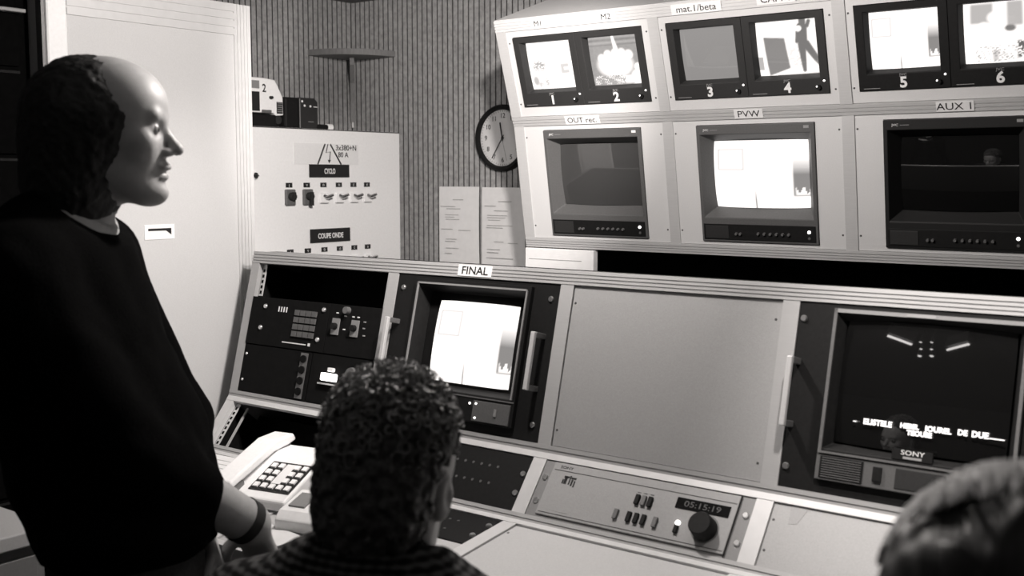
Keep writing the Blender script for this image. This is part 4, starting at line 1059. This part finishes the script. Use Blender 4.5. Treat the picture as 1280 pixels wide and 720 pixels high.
def Rmat(roll, pitch, yaw): return np.array(Euler((roll, pitch, yaw), 'XYZ').to_matrix())
def head_field(h=0.0035, chin=1.0, brow=1.0):
    """head in its own frame: +x is where the face looks, origin between the ears"""
    f = Field((-0.15, -0.12, -0.24), (0.16, 0.12, 0.14), h)
    f.ell((-0.004, 0, 0.022), (0.100, 0.078, 0.091)); f.ell((0.034, 0, 0.038), (0.068, 0.064, 0.060), 0.03)
    f.ell((0.046, 0, -0.042), (0.056, 0.056, 0.074), 0.03)
    for s in (-1, 1):
        f.cone((-0.012, s*0.056, -0.050), (0.070, s*0.020, -0.100), 0.017, 0.016, 0.03)
        f.ell((0.066, s*0.044, -0.022), (0.026, 0.019, 0.021), 0.02)
    f.ell((0.086, 0, -0.101), (0.0215*chin, 0.023, 0.019), 0.02)
    f.cone((0.088, -0.034, 0.019), (0.088, 0.034, 0.019), 0.0135*brow, 0.0135*brow, 0.010)
    for s in (-1, 1):
        f.ell((0.106, s*0.033, -0.001), (0.016, 0.019, 0.0115), 0.012, True)
        f.ell((0.0815, s*0.032, 0.000), (0.0150, 0.0160, 0.0125), 0.004)
    f.cone((0.097, 0, 0.004), (0.1175, 0, -0.027), 0.0075, 0.0098, 0.008)
    f.ell((0.1215, 0, -0.0315), (0.0098, 0.0098, 0.0085), 0.008)
    for s in (-1, 1): f.ell((0.106, s*0.0125, -0.0355), (0.010, 0.0070, 0.0070), 0.006)
    f.ell((0.100, 0, -0.0590), (0.0125, 0.022, 0.0080), 0.007); f.ell((0.0965, 0, -0.0755), (0.0120, 0.0195, 0.0080), 0.007)
    f.ell((0.114, 0, -0.0668), (0.0120, 0.024, 0.0022), 0.004, True)
    f.ell((0.112, 0, -0.0865), (0.010, 0.022, 0.0050), 0.008, True)
    for s in (-1, 1):
        f.ell((-0.006, s*0.080, -0.008), (0.019, 0.0085, 0.033), 0.006, rz=s*0.35)
        f.ell((-0.002, s*0.090, -0.006), (0.010, 0.0070, 0.019), 0.004, True)
    f.cone((-0.025, 0, -0.070), (-0.050, 0, -0.230), 0.056, 0.062, 0.03)
    return f
def place(VF, R, c): V, F = VF; return V@R.T+np.array(c), F
def chain(f, pts, rs, k=0.012):
    for i in range(len(pts)-1): f.cone(pts[i], pts[i+1], rs[i], rs[i+1], k)
def hand_prims(f, wrist, fwd, palm, side, curl=0.5, spread=1.0, scale=1.0):
    """five-fingered hand: fwd along the hand, palm = palm normal, side = towards the thumb"""
    w = np.array(wrist, float); F_ = np.array(fwd, float); F_ /= np.linalg.norm(F_); P = np.array(palm, float); P -= F_*(P@F_); P /= np.linalg.norm(P)
    S = np.cross(P, F_); S = S if S@np.array(side, float) > 0 else -S
    for q in (-0.026, -0.009, 0.009, 0.024):
        f.cone(w+S*q*0.6*scale, w+(F_*0.085+S*q)*scale, 0.014*scale, 0.0115*scale, 0.012)
    for q, ln in ((-0.030, 0.060), (-0.010, 0.074), (0.010, 0.080), (0.029, 0.072)):
        p = w+(F_*0.088+S*q)*scale; ang = 0.15; d = F_
        segs = (0.45*ln, 0.32*ln, 0.26*ln); rr = 0.0092*scale
        for L_ in segs:
            ang += curl*0.55; d = F_*math.cos(ang)+P*math.sin(ang)+S*q*1.2*spread; d = d/np.linalg.norm(d)
            e = p+d*L_*scale; f.cone(p, e, rr, rr*0.93, 0.004); p = e; rr *= 0.93
    p = w+(F_*0.028+S*0.026)*scale; d = F_*0.7+S*0.75+P*0.25; d /= np.linalg.norm(d)
    e = p+d*0.042*scale; f.cone(p, e, 0.0125*scale, 0.0105*scale, 0.010); d = F_*0.9+S*0.35+P*0.35; d /= np.linalg.norm(d)
    f.cone(e, e+d*0.034*scale, 0.0105*scale, 0.0088*scale, 0.004)
def eyes(parent, R, c):
    for s in (-1, 1):
        p = np.array((0.0865, s*0.032, 0.000))@R.T+np.array(c)
        o = MB().lathe([(0.0, 0.0122), (0.004, 0.0116), (0.008, 0.0092), (0.011, 0.005), (0.0122, 0.0)], axis='x', n=14).build('eye', 'eyeball', parent, p, Matrix(R.tolist()).to_euler(), smooth=80)
        MB().lathe([(0.0, 0.0128), (0.004, 0.0122), (0.0052, 0.0108)], axis='x', n=12).build('iris', 'ink', o, smooth=80)
def noise3(X, Y, Z, fr_, seed=0.0):
    a = np.sin(X*fr_+1.7*np.sin(Y*fr_*0.7+seed)+seed)*np.sin(Y*fr_*1.1+1.3*np.sin(Z*fr_*0.8+seed*2)+2*seed)*np.sin(Z*fr_*0.93+1.1*np.sin(X*fr_*0.9)+3*seed)
    return a
def frame_of(o):  # world -> person local
    return o.matrix_world
def person(name_label, loc, yaw, bodymesh):
    o = link('person', bodymesh, None, loc, (0, 0, yaw)); tag(o, name_label, 'person'); return o

# ---------------------------------------------------------------- standing man (faces +x in his own frame)
PX, PY, YAW1 = -1.625, 1.045, math.radians(39)
hc = np.array((0.0, 0.0, H+0.079)); Rh = Rmat(0, math.radians(2), math.radians(5))
hf = head_field(); hV = place(hf.surface(), Rh, hc)
z = lambda v: H+v
def to_local(P, px=PX, py=PY, yaw=YAW1):
    dx, dy = P[0]-px, P[1]-py; return np.array((dx*math.cos(yaw)+dy*math.sin(yaw), -dx*math.sin(yaw)+dy*math.cos(yaw), P[2]))
wristR = to_local((-1.477, 1.207, z(-0.585))); handR = to_local((-1.492, 1.258, z(-0.690)))
elbowR = to_local((-1.492, 0.985, z(-0.420))); shR = np.array((-0.080, -0.185, z(-0.150)))
wristL = np.array((0.125, 0.075, z(-0.590))); elbowL = np.array((0.03, 0.27, z(-0.45))); shL = np.array((-0.080, 0.185, z(-0.150)))
def standing(f, g, skin):
    """torso, limbs; g = growth for clothing"""
    f.cone((-0.040, 0, z(-0.02)), (-0.062, 0, z(-0.16)), 0.055+g*.2, 0.066+g*.2, 0.03)
    f.cone((-0.075, -0.15, z(-0.145)), (-0.075, 0.15, z(-0.145)), 0.064+g, 0.064+g, 0.06); f.cone((-0.075, -0.06, z(-0.105)), (-0.075, 0.06, z(-0.105)), 0.055+g, 0.055+g, 0.06)
    f.ell((-0.055, 0, z(-0.28)), (0.118+g, 0.165+g, 0.19), 0.06); f.ell((-0.002, 0, z(-0.45)), (0.138+g, 0.160+g, 0.18), 0.06)
    f.ell((0.026, 0, z(-0.66)), (0.118+g, 0.165+g, 0.15), 0.05)
    return f
fb = Field((-0.36, -0.42, -0.01), (0.62, 0.44, z(-0.02)), 0.009)
standing(fb, 0.0, True)
for s in (-1, 1):
    chain(fb, [(0.026, s*0.085, z(-0.70)), (0.035, s*0.095, 0.47), (0.0, s*0.10, 0.085)], [0.088, 0.060, 0.042], 0.03)
    fb.cone((-0.03, s*0.10, 0.045), (0.15, s*0.115, 0.035), 0.042, 0.034, 0.03)
chain(fb, [shR, elbowR, wristR], [0.052, 0.042, 0.031], 0.02); chain(fb, [shL, elbowL, wristL], [0.052, 0.042, 0.031], 0.02)
fhR = Field(np.minimum(wristR, handR)-0.12, np.maximum(wristR, handR)+0.12, 0.004)
foreR = elbowR+(wristR-elbowR)*0.30
fhR.cone(foreR, wristR, 0.043, 0.036, 0.01); hand_prims(fhR, wristR, handR-wristR, (0, 0, -1), (0, 1, 0.2), 0.25)
fhL = Field(wristL-0.16, wristL+0.16, 0.004)
fhL.cone(wristL-np.array((0.04, -0.05, -0.03)), wristL, 0.034, 0.030, 0.01); hand_prims(fhL, wristL, (0.40, -0.60, -0.70), (-0.9, -0.2, -0.3), (0.3, 0, 0.9), 0.8, scale=0.95)
man = person('balding man in a black sweater standing in profile at the left', (PX, PY, 0), YAW1, field_mesh('person', [fb, hV, fhR, fhL], 'skin'))
eyes(man, Rh, hc)
for s in (-1, 1):
    pts = [Vector((np.array(q)@Rh.T+hc).tolist()) for q in ((0.1015, s*0.012, 0.0195), (0.1000, s*0.026, 0.0235), (0.0920, s*0.040, 0.0235), (0.0800, s*0.050, 0.0180))]
    MB().tube(pts, [0.0026, 0.0038, 0.0032, 0.0016], 6).build('eyebrow', 'hair_dark', man, smooth=80)
fs_ = Field((-0.36, -0.42, z(-0.70)), (0.62, 0.44, z(0.02)), 0.007)
standing(fs_, 0.020, False)
cuff = elbowR+(wristR-elbowR)*0.52
chain(fs_, [shR, elbowR, cuff], [0.074, 0.060, 0.052], 0.03); chain(fs_, [shL, elbowL, wristL+(elbowL-wristL)*0.25], [0.076, 0.062, 0.050], 0.03)
fs_.ell((0.036, 0, z(-0.56)), (0.140, 0.185, 0.070), 0.04)
fs_.clip(lambda X, Y, Z: np.where((np.abs(Y) < 0.17) & (X < 0.18), z(-0.605)-Z, -1.0))
fs_.clip(lambda X, Y, Z: np.where(np.hypot(X+0.045, Y) < 0.115, Z-(z(-0.045)-0.75*(X+0.045)), -1.0))
fs_.bump(lambda X, Y, Z: 0.004*noise3(X, Y, Z, 22, 0.4)+0.0025*noise3(X, Y, Z, 47, 1.4))
link('sweater', field_mesh('sweater', [fs_], 'sweater'), man)
fc = Field((-0.16, -0.11, z(-0.20)), (0.09, 0.11, z(0.01)), 0.0045)
fc.cone((-0.046, 0, z(-0.03)), (-0.062, 0, z(-0.18)), 0.067, 0.085, 0.0); fc.cone((-0.043, 0, z(-0.02)), (-0.060, 0, z(-0.22)), 0.060, 0.068, 0.002, True)
fc.clip(lambda X, Y, Z: Z-(z(-0.030)-0.75*(X+0.045)))
link('shirt_collar', field_mesh('shirt_collar', [fc], 'shirt'), man)
ft = Field((-0.26, -0.30, 0.02), (0.26, 0.30, z(-0.56)), 0.010)
ft.ell((0.026, 0, z(-0.66)), (0.128, 0.175, 0.14), 0.05)
for s in (-1, 1): chain(ft, [(0.026, s*0.085, z(-0.70)), (0.035, s*0.095, 0.47), (0.0, s*0.10, 0.10)], [0.100, 0.078, 0.066], 0.03)
ft.clip(lambda X, Y, Z: 0.05-Z)
link('trousers', field_mesh('trousers', [ft], 'trousers'), man)
for s in (-1, 1):
    fsh = Field((-0.12, s*0.11-0.08, -0.004), (0.24, s*0.11+0.08, 0.13), 0.006)
    fsh.cone((-0.035, s*0.10, 0.048), (0.155, s*0.117, 0.038), 0.048, 0.038, 0.02); fsh.cone((-0.02, s*0.10, 0.05), (-0.01, s*0.10, 0.10), 0.05, 0.048, 0.02)
    fsh.clip(lambda X, Y, Z: 0.002-Z)
    link('shoe', field_mesh('shoe', [fsh], 'black'), man)
fh = Field((-0.20, -0.15, -0.22), (0.12, 0.15, 0.15), 0.004)
fh.ell((-0.020, 0, 0.012), (0.102, 0.098, 0.102)); fh.ell((-0.042, 0, -0.080), (0.080, 0.090, 0.100), 0.04)
fh.clip(lambda X, Y, Z: X-(0.064-0.26*np.clip(-Z, 0, 0.12)-0.45*np.clip(Z-0.05, 0, 0.06)))
fh.bump(lambda X, Y, Z: 0.002*noise3(X, Y, Z, 110, 0.3)+0.0025*noise3(X, Y, Z, 260, 1.1))
mh = field_mesh('hair', [place(fh.surface(), Rh, hc)], 'hair_dark'); link('hair', mh, man)
# wrist watch on the near arm
wd = (wristR-foreR)/np.linalg.norm(wristR-foreR); wp = wristR-wd*0.012
MB().cyl(wp-wd*0.010, wp+wd*0.010, 0.0395, 0.0385, 20).build('watch_strap', 'ink', man, smooth=40)

# ---------------------------------------------------------------- seated figures
def seated(loc, yaw, label, hz, head_R, coat, hairfn, skin='skin', lean=0.05, drop=0.0, chin_hand=False, head_off=(0,0), neck=0.235, hscale=1.0):
    """hz: height of head centre above the floor; own frame: +x forward"""
    hc = np.array((lean+head_off[0], head_off[1], hz)); sz = hz-neck; head_R = head_R*hscale
    hV = place(head_field(0.004).surface(), head_R, hc)
    nb = np.array((-0.03, 0, -0.075))@head_R.T+hc
    sL = np.array((lean-0.055, 0.185, sz+drop)); sR = np.array((lean-0.055, -0.185, sz-drop))
    eL = np.array((lean+0.10, 0.255, sz-0.26)); wL = np.array((lean+0.32, 0.16, sz-0.235))
    if chin_hand:
        eR = np.array((lean+0.20, -0.20, sz-0.22)); wR = np.array((lean+0.150, -0.045, hz-0.235))
    else:
        eR = np.array((lean+0.10, -0.255, sz-0.26)); wR = np.array((lean+0.32, -0.16, sz-0.235))
    def core(f, g):
        f.cone(nb, (lean-0.055, 0, sz+0.04), 0.054+g*.15, 0.064+g*.3, 0.03)
        f.cone((lean-0.055, 0.14, sz+drop*.8), (lean-0.055, -0.14, sz-drop*.8), 0.060+g, 0.060+g, 0.06)
        f.cone((lean-0.05, 0.06, sz+0.050), (lean-0.05, -0.06, sz+0.050), 0.050+g, 0.050+g, 0.06)
        for s_ in (-1, 1): f.cone((lean-0.05, s_*0.04, sz+0.062), (lean-0.055, s_*0.155, sz+0.012), 0.046+g, 0.046+g, 0.04)
        f.ell((lean*0.7-0.04, 0, sz-0.14), (0.112+g, 0.165+g, 0.19), 0.06); f.ell((lean*0.3-0.03, 0, sz-0.33), (0.115+g, 0.155+g, 0.18), 0.06)
        f.ell((-0.02, 0, 0.565), (0.13+g, 0.175+g, 0.105), 0.05)
    fb = Field((-0.25, -0.42, 0.0), (0.66, 0.42, hz-0.06), 0.010)
    core(fb, 0.0)
    for s in (-1, 1):
        chain(fb, [(0.0, s*0.09, 0.555), (0.40, s*0.11, 0.545), (0.40, s*0.11, 0.09)], [0.082, 0.060, 0.042], 0.03)
        fb.cone((0.38, s*0.11, 0.045), (0.55, s*0.12, 0.036), 0.042, 0.034, 0.03)
    chain(fb, [sL, eL, wL], [0.050, 0.040, 0.030], 0.02); chain(fb, [sR, eR, wR], [0.050, 0.040, 0.030], 0.02)
    fl_ = Field(wL-0.17, wL+0.2, 0.005); fl_.cone(eL+(wL-eL)*.75, wL, 0.032, 0.029, 0.01); hand_prims(fl_, wL, (0.9, -0.3, -0.1), (0, 0, -1), (0, -1, 0), 0.3)
    fr2 = Field(wR-0.19, wR+0.2, 0.005); fr2.cone(eR+(wR-eR)*.7, wR, 0.032, 0.029, 0.01)
    if chin_hand: hand_prims(fr2, wR, (-0.25, 0.05, 1.0), (-0.5, 0.8, 0.0), (-1, 0, 0), 0.6, scale=0.85)
    else: hand_prims(fr2, wR, (0.9, 0.3, -0.1), (0, 0, -1), (0, 1, 0), 0.3)
    p = person(label, loc, yaw, field_mesh('person', [fb, hV, fl_, fr2], skin))
    eyes(p, head_R/hscale, hc)
    fj = Field((-0.28, -0.45, 0.50), (0.60, 0.45, hz-0.02), 0.008)
    core(fj, 0.022)
    chain(fj, [sL, eL, wL-(wL-eL)*0.15], [0.075, 0.060, 0.046], 0.03); chain(fj, [sR, eR, wR-(wR-eR)*0.30], [0.075, 0.060, 0.048], 0.03)
    fj.clip(lambda X, Y, Z: np.where((X < 0.20) & (np.abs(Y) < 0.22), 0.53-Z, -1.0))
    fj.clip(lambda X, Y, Z: np.where(np.hypot(X-nb[0]+0.01, Y-nb[1]) < 0.10, Z-(sz+0.135-0.35*(X-nb[0])), -1.0))
    fj.bump(lambda X, Y, Z: 0.004*noise3(X, Y, Z, 24, 0.9)+0.002*noise3(X, Y, Z, 50, 0.2))
    link('jacket', field_mesh('jacket', [fj], coat), p)
    fc = Field((nb[0]-0.13, -0.13, sz-0.02), (nb[0]+0.13, 0.13, sz+0.20), 0.005)
    mid = np.array((lean-0.055, 0, sz+0.02))
    fc.cone(nb, mid, 0.066, 0.082, 0.0); fc.cone(nb+(nb-mid)*0.5, mid-(nb-mid)*0.4, 0.060, 0.072, 0.002, True)
    fc.clip(lambda X, Y, Z: Z-(sz+0.145-0.35*(X-nb[0])))
    link('collar', field_mesh('collar', [fc], coat), p)
    ft = Field((-0.26, -0.32, 0.04), (0.56, 0.32, 0.75), 0.011)
    ft.ell((-0.02, 0, 0.570), (0.135, 0.182, 0.105), 0.05)
    for s in (-1, 1): chain(ft, [(0.0, s*0.09, 0.565), (0.40, s*0.11, 0.550), (0.40, s*0.11, 0.11)], [0.094, 0.076, 0.062], 0.03)
    ft.clip(lambda X, Y, Z: 0.06-Z)
    link('trousers', field_mesh('trousers', [ft], 'trousers'), p)
    for s in (-1, 1):
        fsh = Field((0.28, s*0.115-0.08, -0.004), (0.64, s*0.115+0.08, 0.13), 0.007)
        fsh.cone((0.375, s*0.11, 0.048), (0.555, s*0.122, 0.038), 0.048, 0.038, 0.02); fsh.cone((0.39, s*0.11, 0.05), (0.395, s*0.11, 0.10), 0.05, 0.048, 0.02)
        fsh.clip(lambda X, Y, Z: 0.002-Z)
        link('shoe', field_mesh('shoe', [fsh], 'black'), p)
    hairfn(p, head_R, hc)
    return p
def office_chair(loc, yaw, label):
    t = thing('office_chair', label, 'chair', loc, (0, 0, yaw), 'chairs at the console')
    bx(-0.22, 0.23, -0.23, 0.23, 0.395, 0.455).build('seat', 'seatcloth', t, bevel=0.02, seg=3)
    bx(-0.285, -0.235, -0.20, 0.20, 0.56, 0.86).build('backrest', 'seatcloth', t, bevel=0.02, seg=3)
    MB().tube([(-0.15, 0, 0.385), (-0.30, 0, 0.40), (-0.305, 0, 0.60)], 0.014, 10).build('back_stem', 'dgrey', t, smooth=50)
    MB().cyl((0, 0, 0.08), (0, 0, 0.395), 0.026, n=16).build('column', 'dgrey', t, smooth=40)
    for k in range(5):
        a = k*2*math.pi/5+0.3; d = Vector((math.cos(a), math.sin(a), 0))
        l = MB().tube([d*0.02+Vector((0, 0, 0.10)), d*0.27+Vector((0, 0, 0.068))], [0.022, 0.014], 8).build('leg', 'dgrey', t, smooth=50)
        s = Vector((-d.y, d.x, 0))*0.011; MB().cyl(d*0.27-s+Vector((0, 0, 0.028)), d*0.27+s+Vector((0, 0, 0.028)), 0.027, n=14).build('castor', 'ink', l, smooth=40)

# curly dark hair, cropped at the nape
def curly(p, R, c):
    f = Field((-0.16, -0.14, -0.17), (0.13, 0.14, 0.18), 0.004)
    f.ell((-0.012, 0, 0.040), (0.100, 0.086, 0.090)); f.ell((-0.055, 0, -0.020), (0.060, 0.080, 0.090), 0.03); f.ell((-0.01, 0, 0.085), (0.088, 0.080, 0.055), 0.03)
    f.clip(lambda X, Y, Z: X-np.where(Z > 0.045, 0.085, -0.012+0.0*Z)); f.clip(lambda X, Y, Z: -0.115-Z)
    f.bump(lambda X, Y, Z: 0.006*noise3(X, Y, Z, 150, 0.3)+0.004*noise3(X, Y, Z, 260, 1.1))
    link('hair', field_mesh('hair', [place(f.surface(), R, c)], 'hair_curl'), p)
    mb = MB(); r_ = random.Random(5)
    for k in range(620):
        a = r_.uniform(0, 2*math.pi); zz = r_.uniform(-0.35, 1.0) if k % 3 else r_.uniform(0.45, 1.0)
        q = math.sqrt(max(0, 1-zz*zz)); d = Vector((math.cos(a)*q, math.sin(a)*q, zz))
        if d.x > 0.3 and zz < 0.35: continue
        if zz < 0.1 and d.x > -0.2: continue
        s = Vector((-0.012+0.098*d.x, 0.085*d.y, 0.048+0.094*d.z)); nrm = d; a_ = nrm.orthogonal().normalized(); b_ = nrm.cross(a_)
        cr = r_.uniform(0.005, 0.0085); ph = r_.uniform(0, 6.28); pts = []
        long = 0.55+0.75*max(0, zz)
        for i in range(9):
            th = ph+i*0.95; pts.append(s + nrm*(i*0.0026*long-0.002) + (a_*math.cos(th)+b_*math.sin(th))*cr)
        pts = [Vector((np.array(q_)@R.T+np.array(c)).tolist()) for q_ in pts]
        mb.tube(pts, [0.0018]*8+[0.0008], 4)
    o = mb.build('curls', 'hair_curl_lit', p, smooth=80); o['kind'] = 'stuff'
# smoother fair hair combed in waves
def wavy(p, R, c):
    f = Field((-0.16, -0.14, -0.19), (0.14, 0.14, 0.18), 0.004)
    f.ell((-0.010, 0, 0.036), (0.108, 0.092, 0.096)); f.ell((-0.050, 0, -0.045), (0.070, 0.086, 0.10), 0.03)
    f.clip(lambda X, Y, Z: X-np.where(Z > 0.035, 0.095, -0.005)); f.clip(lambda X, Y, Z: -0.150-Z)
    f.bump(lambda X, Y, Z: 0.005*np.sin(Y*95+4*np.sin(X*32)+Z*20)+0.003*noise3(X, Y, Z, 120, 0.7))
    link('hair', field_mesh('hair', [place(f.surface(), R, c)], 'hair_fair_shade'), p)
    mb = MB(); r_ = random.Random(9)
    for k in range(420):
        a0 = r_.uniform(-1.15, 1.15); ph = r_.uniform(0, 6.28); y0 = math.sin(a0); pts = []
        rad = r_.uniform(1.005, 1.05); amp = r_.uniform(0.02, 0.07); t0 = r_.uniform(0.35, 0.9); t1 = min(2.05, t0+r_.uniform(0.9, 1.7))
        for i in range(11):
            th = t0+(t1-t0)*i/10; yy = y0+amp*math.sin(th*5+ph*0.3); cy_ = math.sqrt(max(0.05, 1-min(0.97, yy*yy)))
            q_ = Vector((-0.010+0.108*rad*math.cos(th)*cy_, 0.092*rad*yy, 0.036+0.096*rad*math.sin(th)*cy_))
            pts.append(Vector((np.array(q_)@R.T+np.array(c)).tolist()))
        mb.tube(pts, [0.0008]+[0.0017]*9+[0.0006], 4)
    o = mb.build('combed_strands', 'hair_lit', p, smooth=80); o['kind'] = 'stuff'

SX, SY = -0.968, 1.016
Y2 = math.radians(108)
# keep the head where it is seen while the body leans forward from the seat
def base_for(hx, hy, yaw, lean): return (hx-lean*math.cos(yaw), hy-lean*math.sin(yaw), 0)
L2 = base_for(SX, SY, Y2, 0.06)
seated(L2, Y2, 'curly-haired man in a dark plaid jacket seated with his back to us', H-0.385, Rmat(math.radians(3), math.radians(8), math.radians(0)), 'plaid', curly, lean=0.06, drop=0.010, neck=0.198, hscale=0.95, chin_hand=True, skin='skin_pale')
office_chair((L2[0], L2[1], 0), Y2, 'dark office chair under the curly-haired man')
Y3 = math.radians(100); L3 = base_for(-0.160, 0.774, Y3, 0.05)
seated(L3, Y3, 'fair-haired person in a dark coat seated at the bottom right corner', H-0.322, Rmat(math.radians(-4), math.radians(4), 0), 'coat', wavy, lean=0.05)
office_chair((L3[0], L3[1], 0), Y3, 'dark office chair under the fair-haired person')
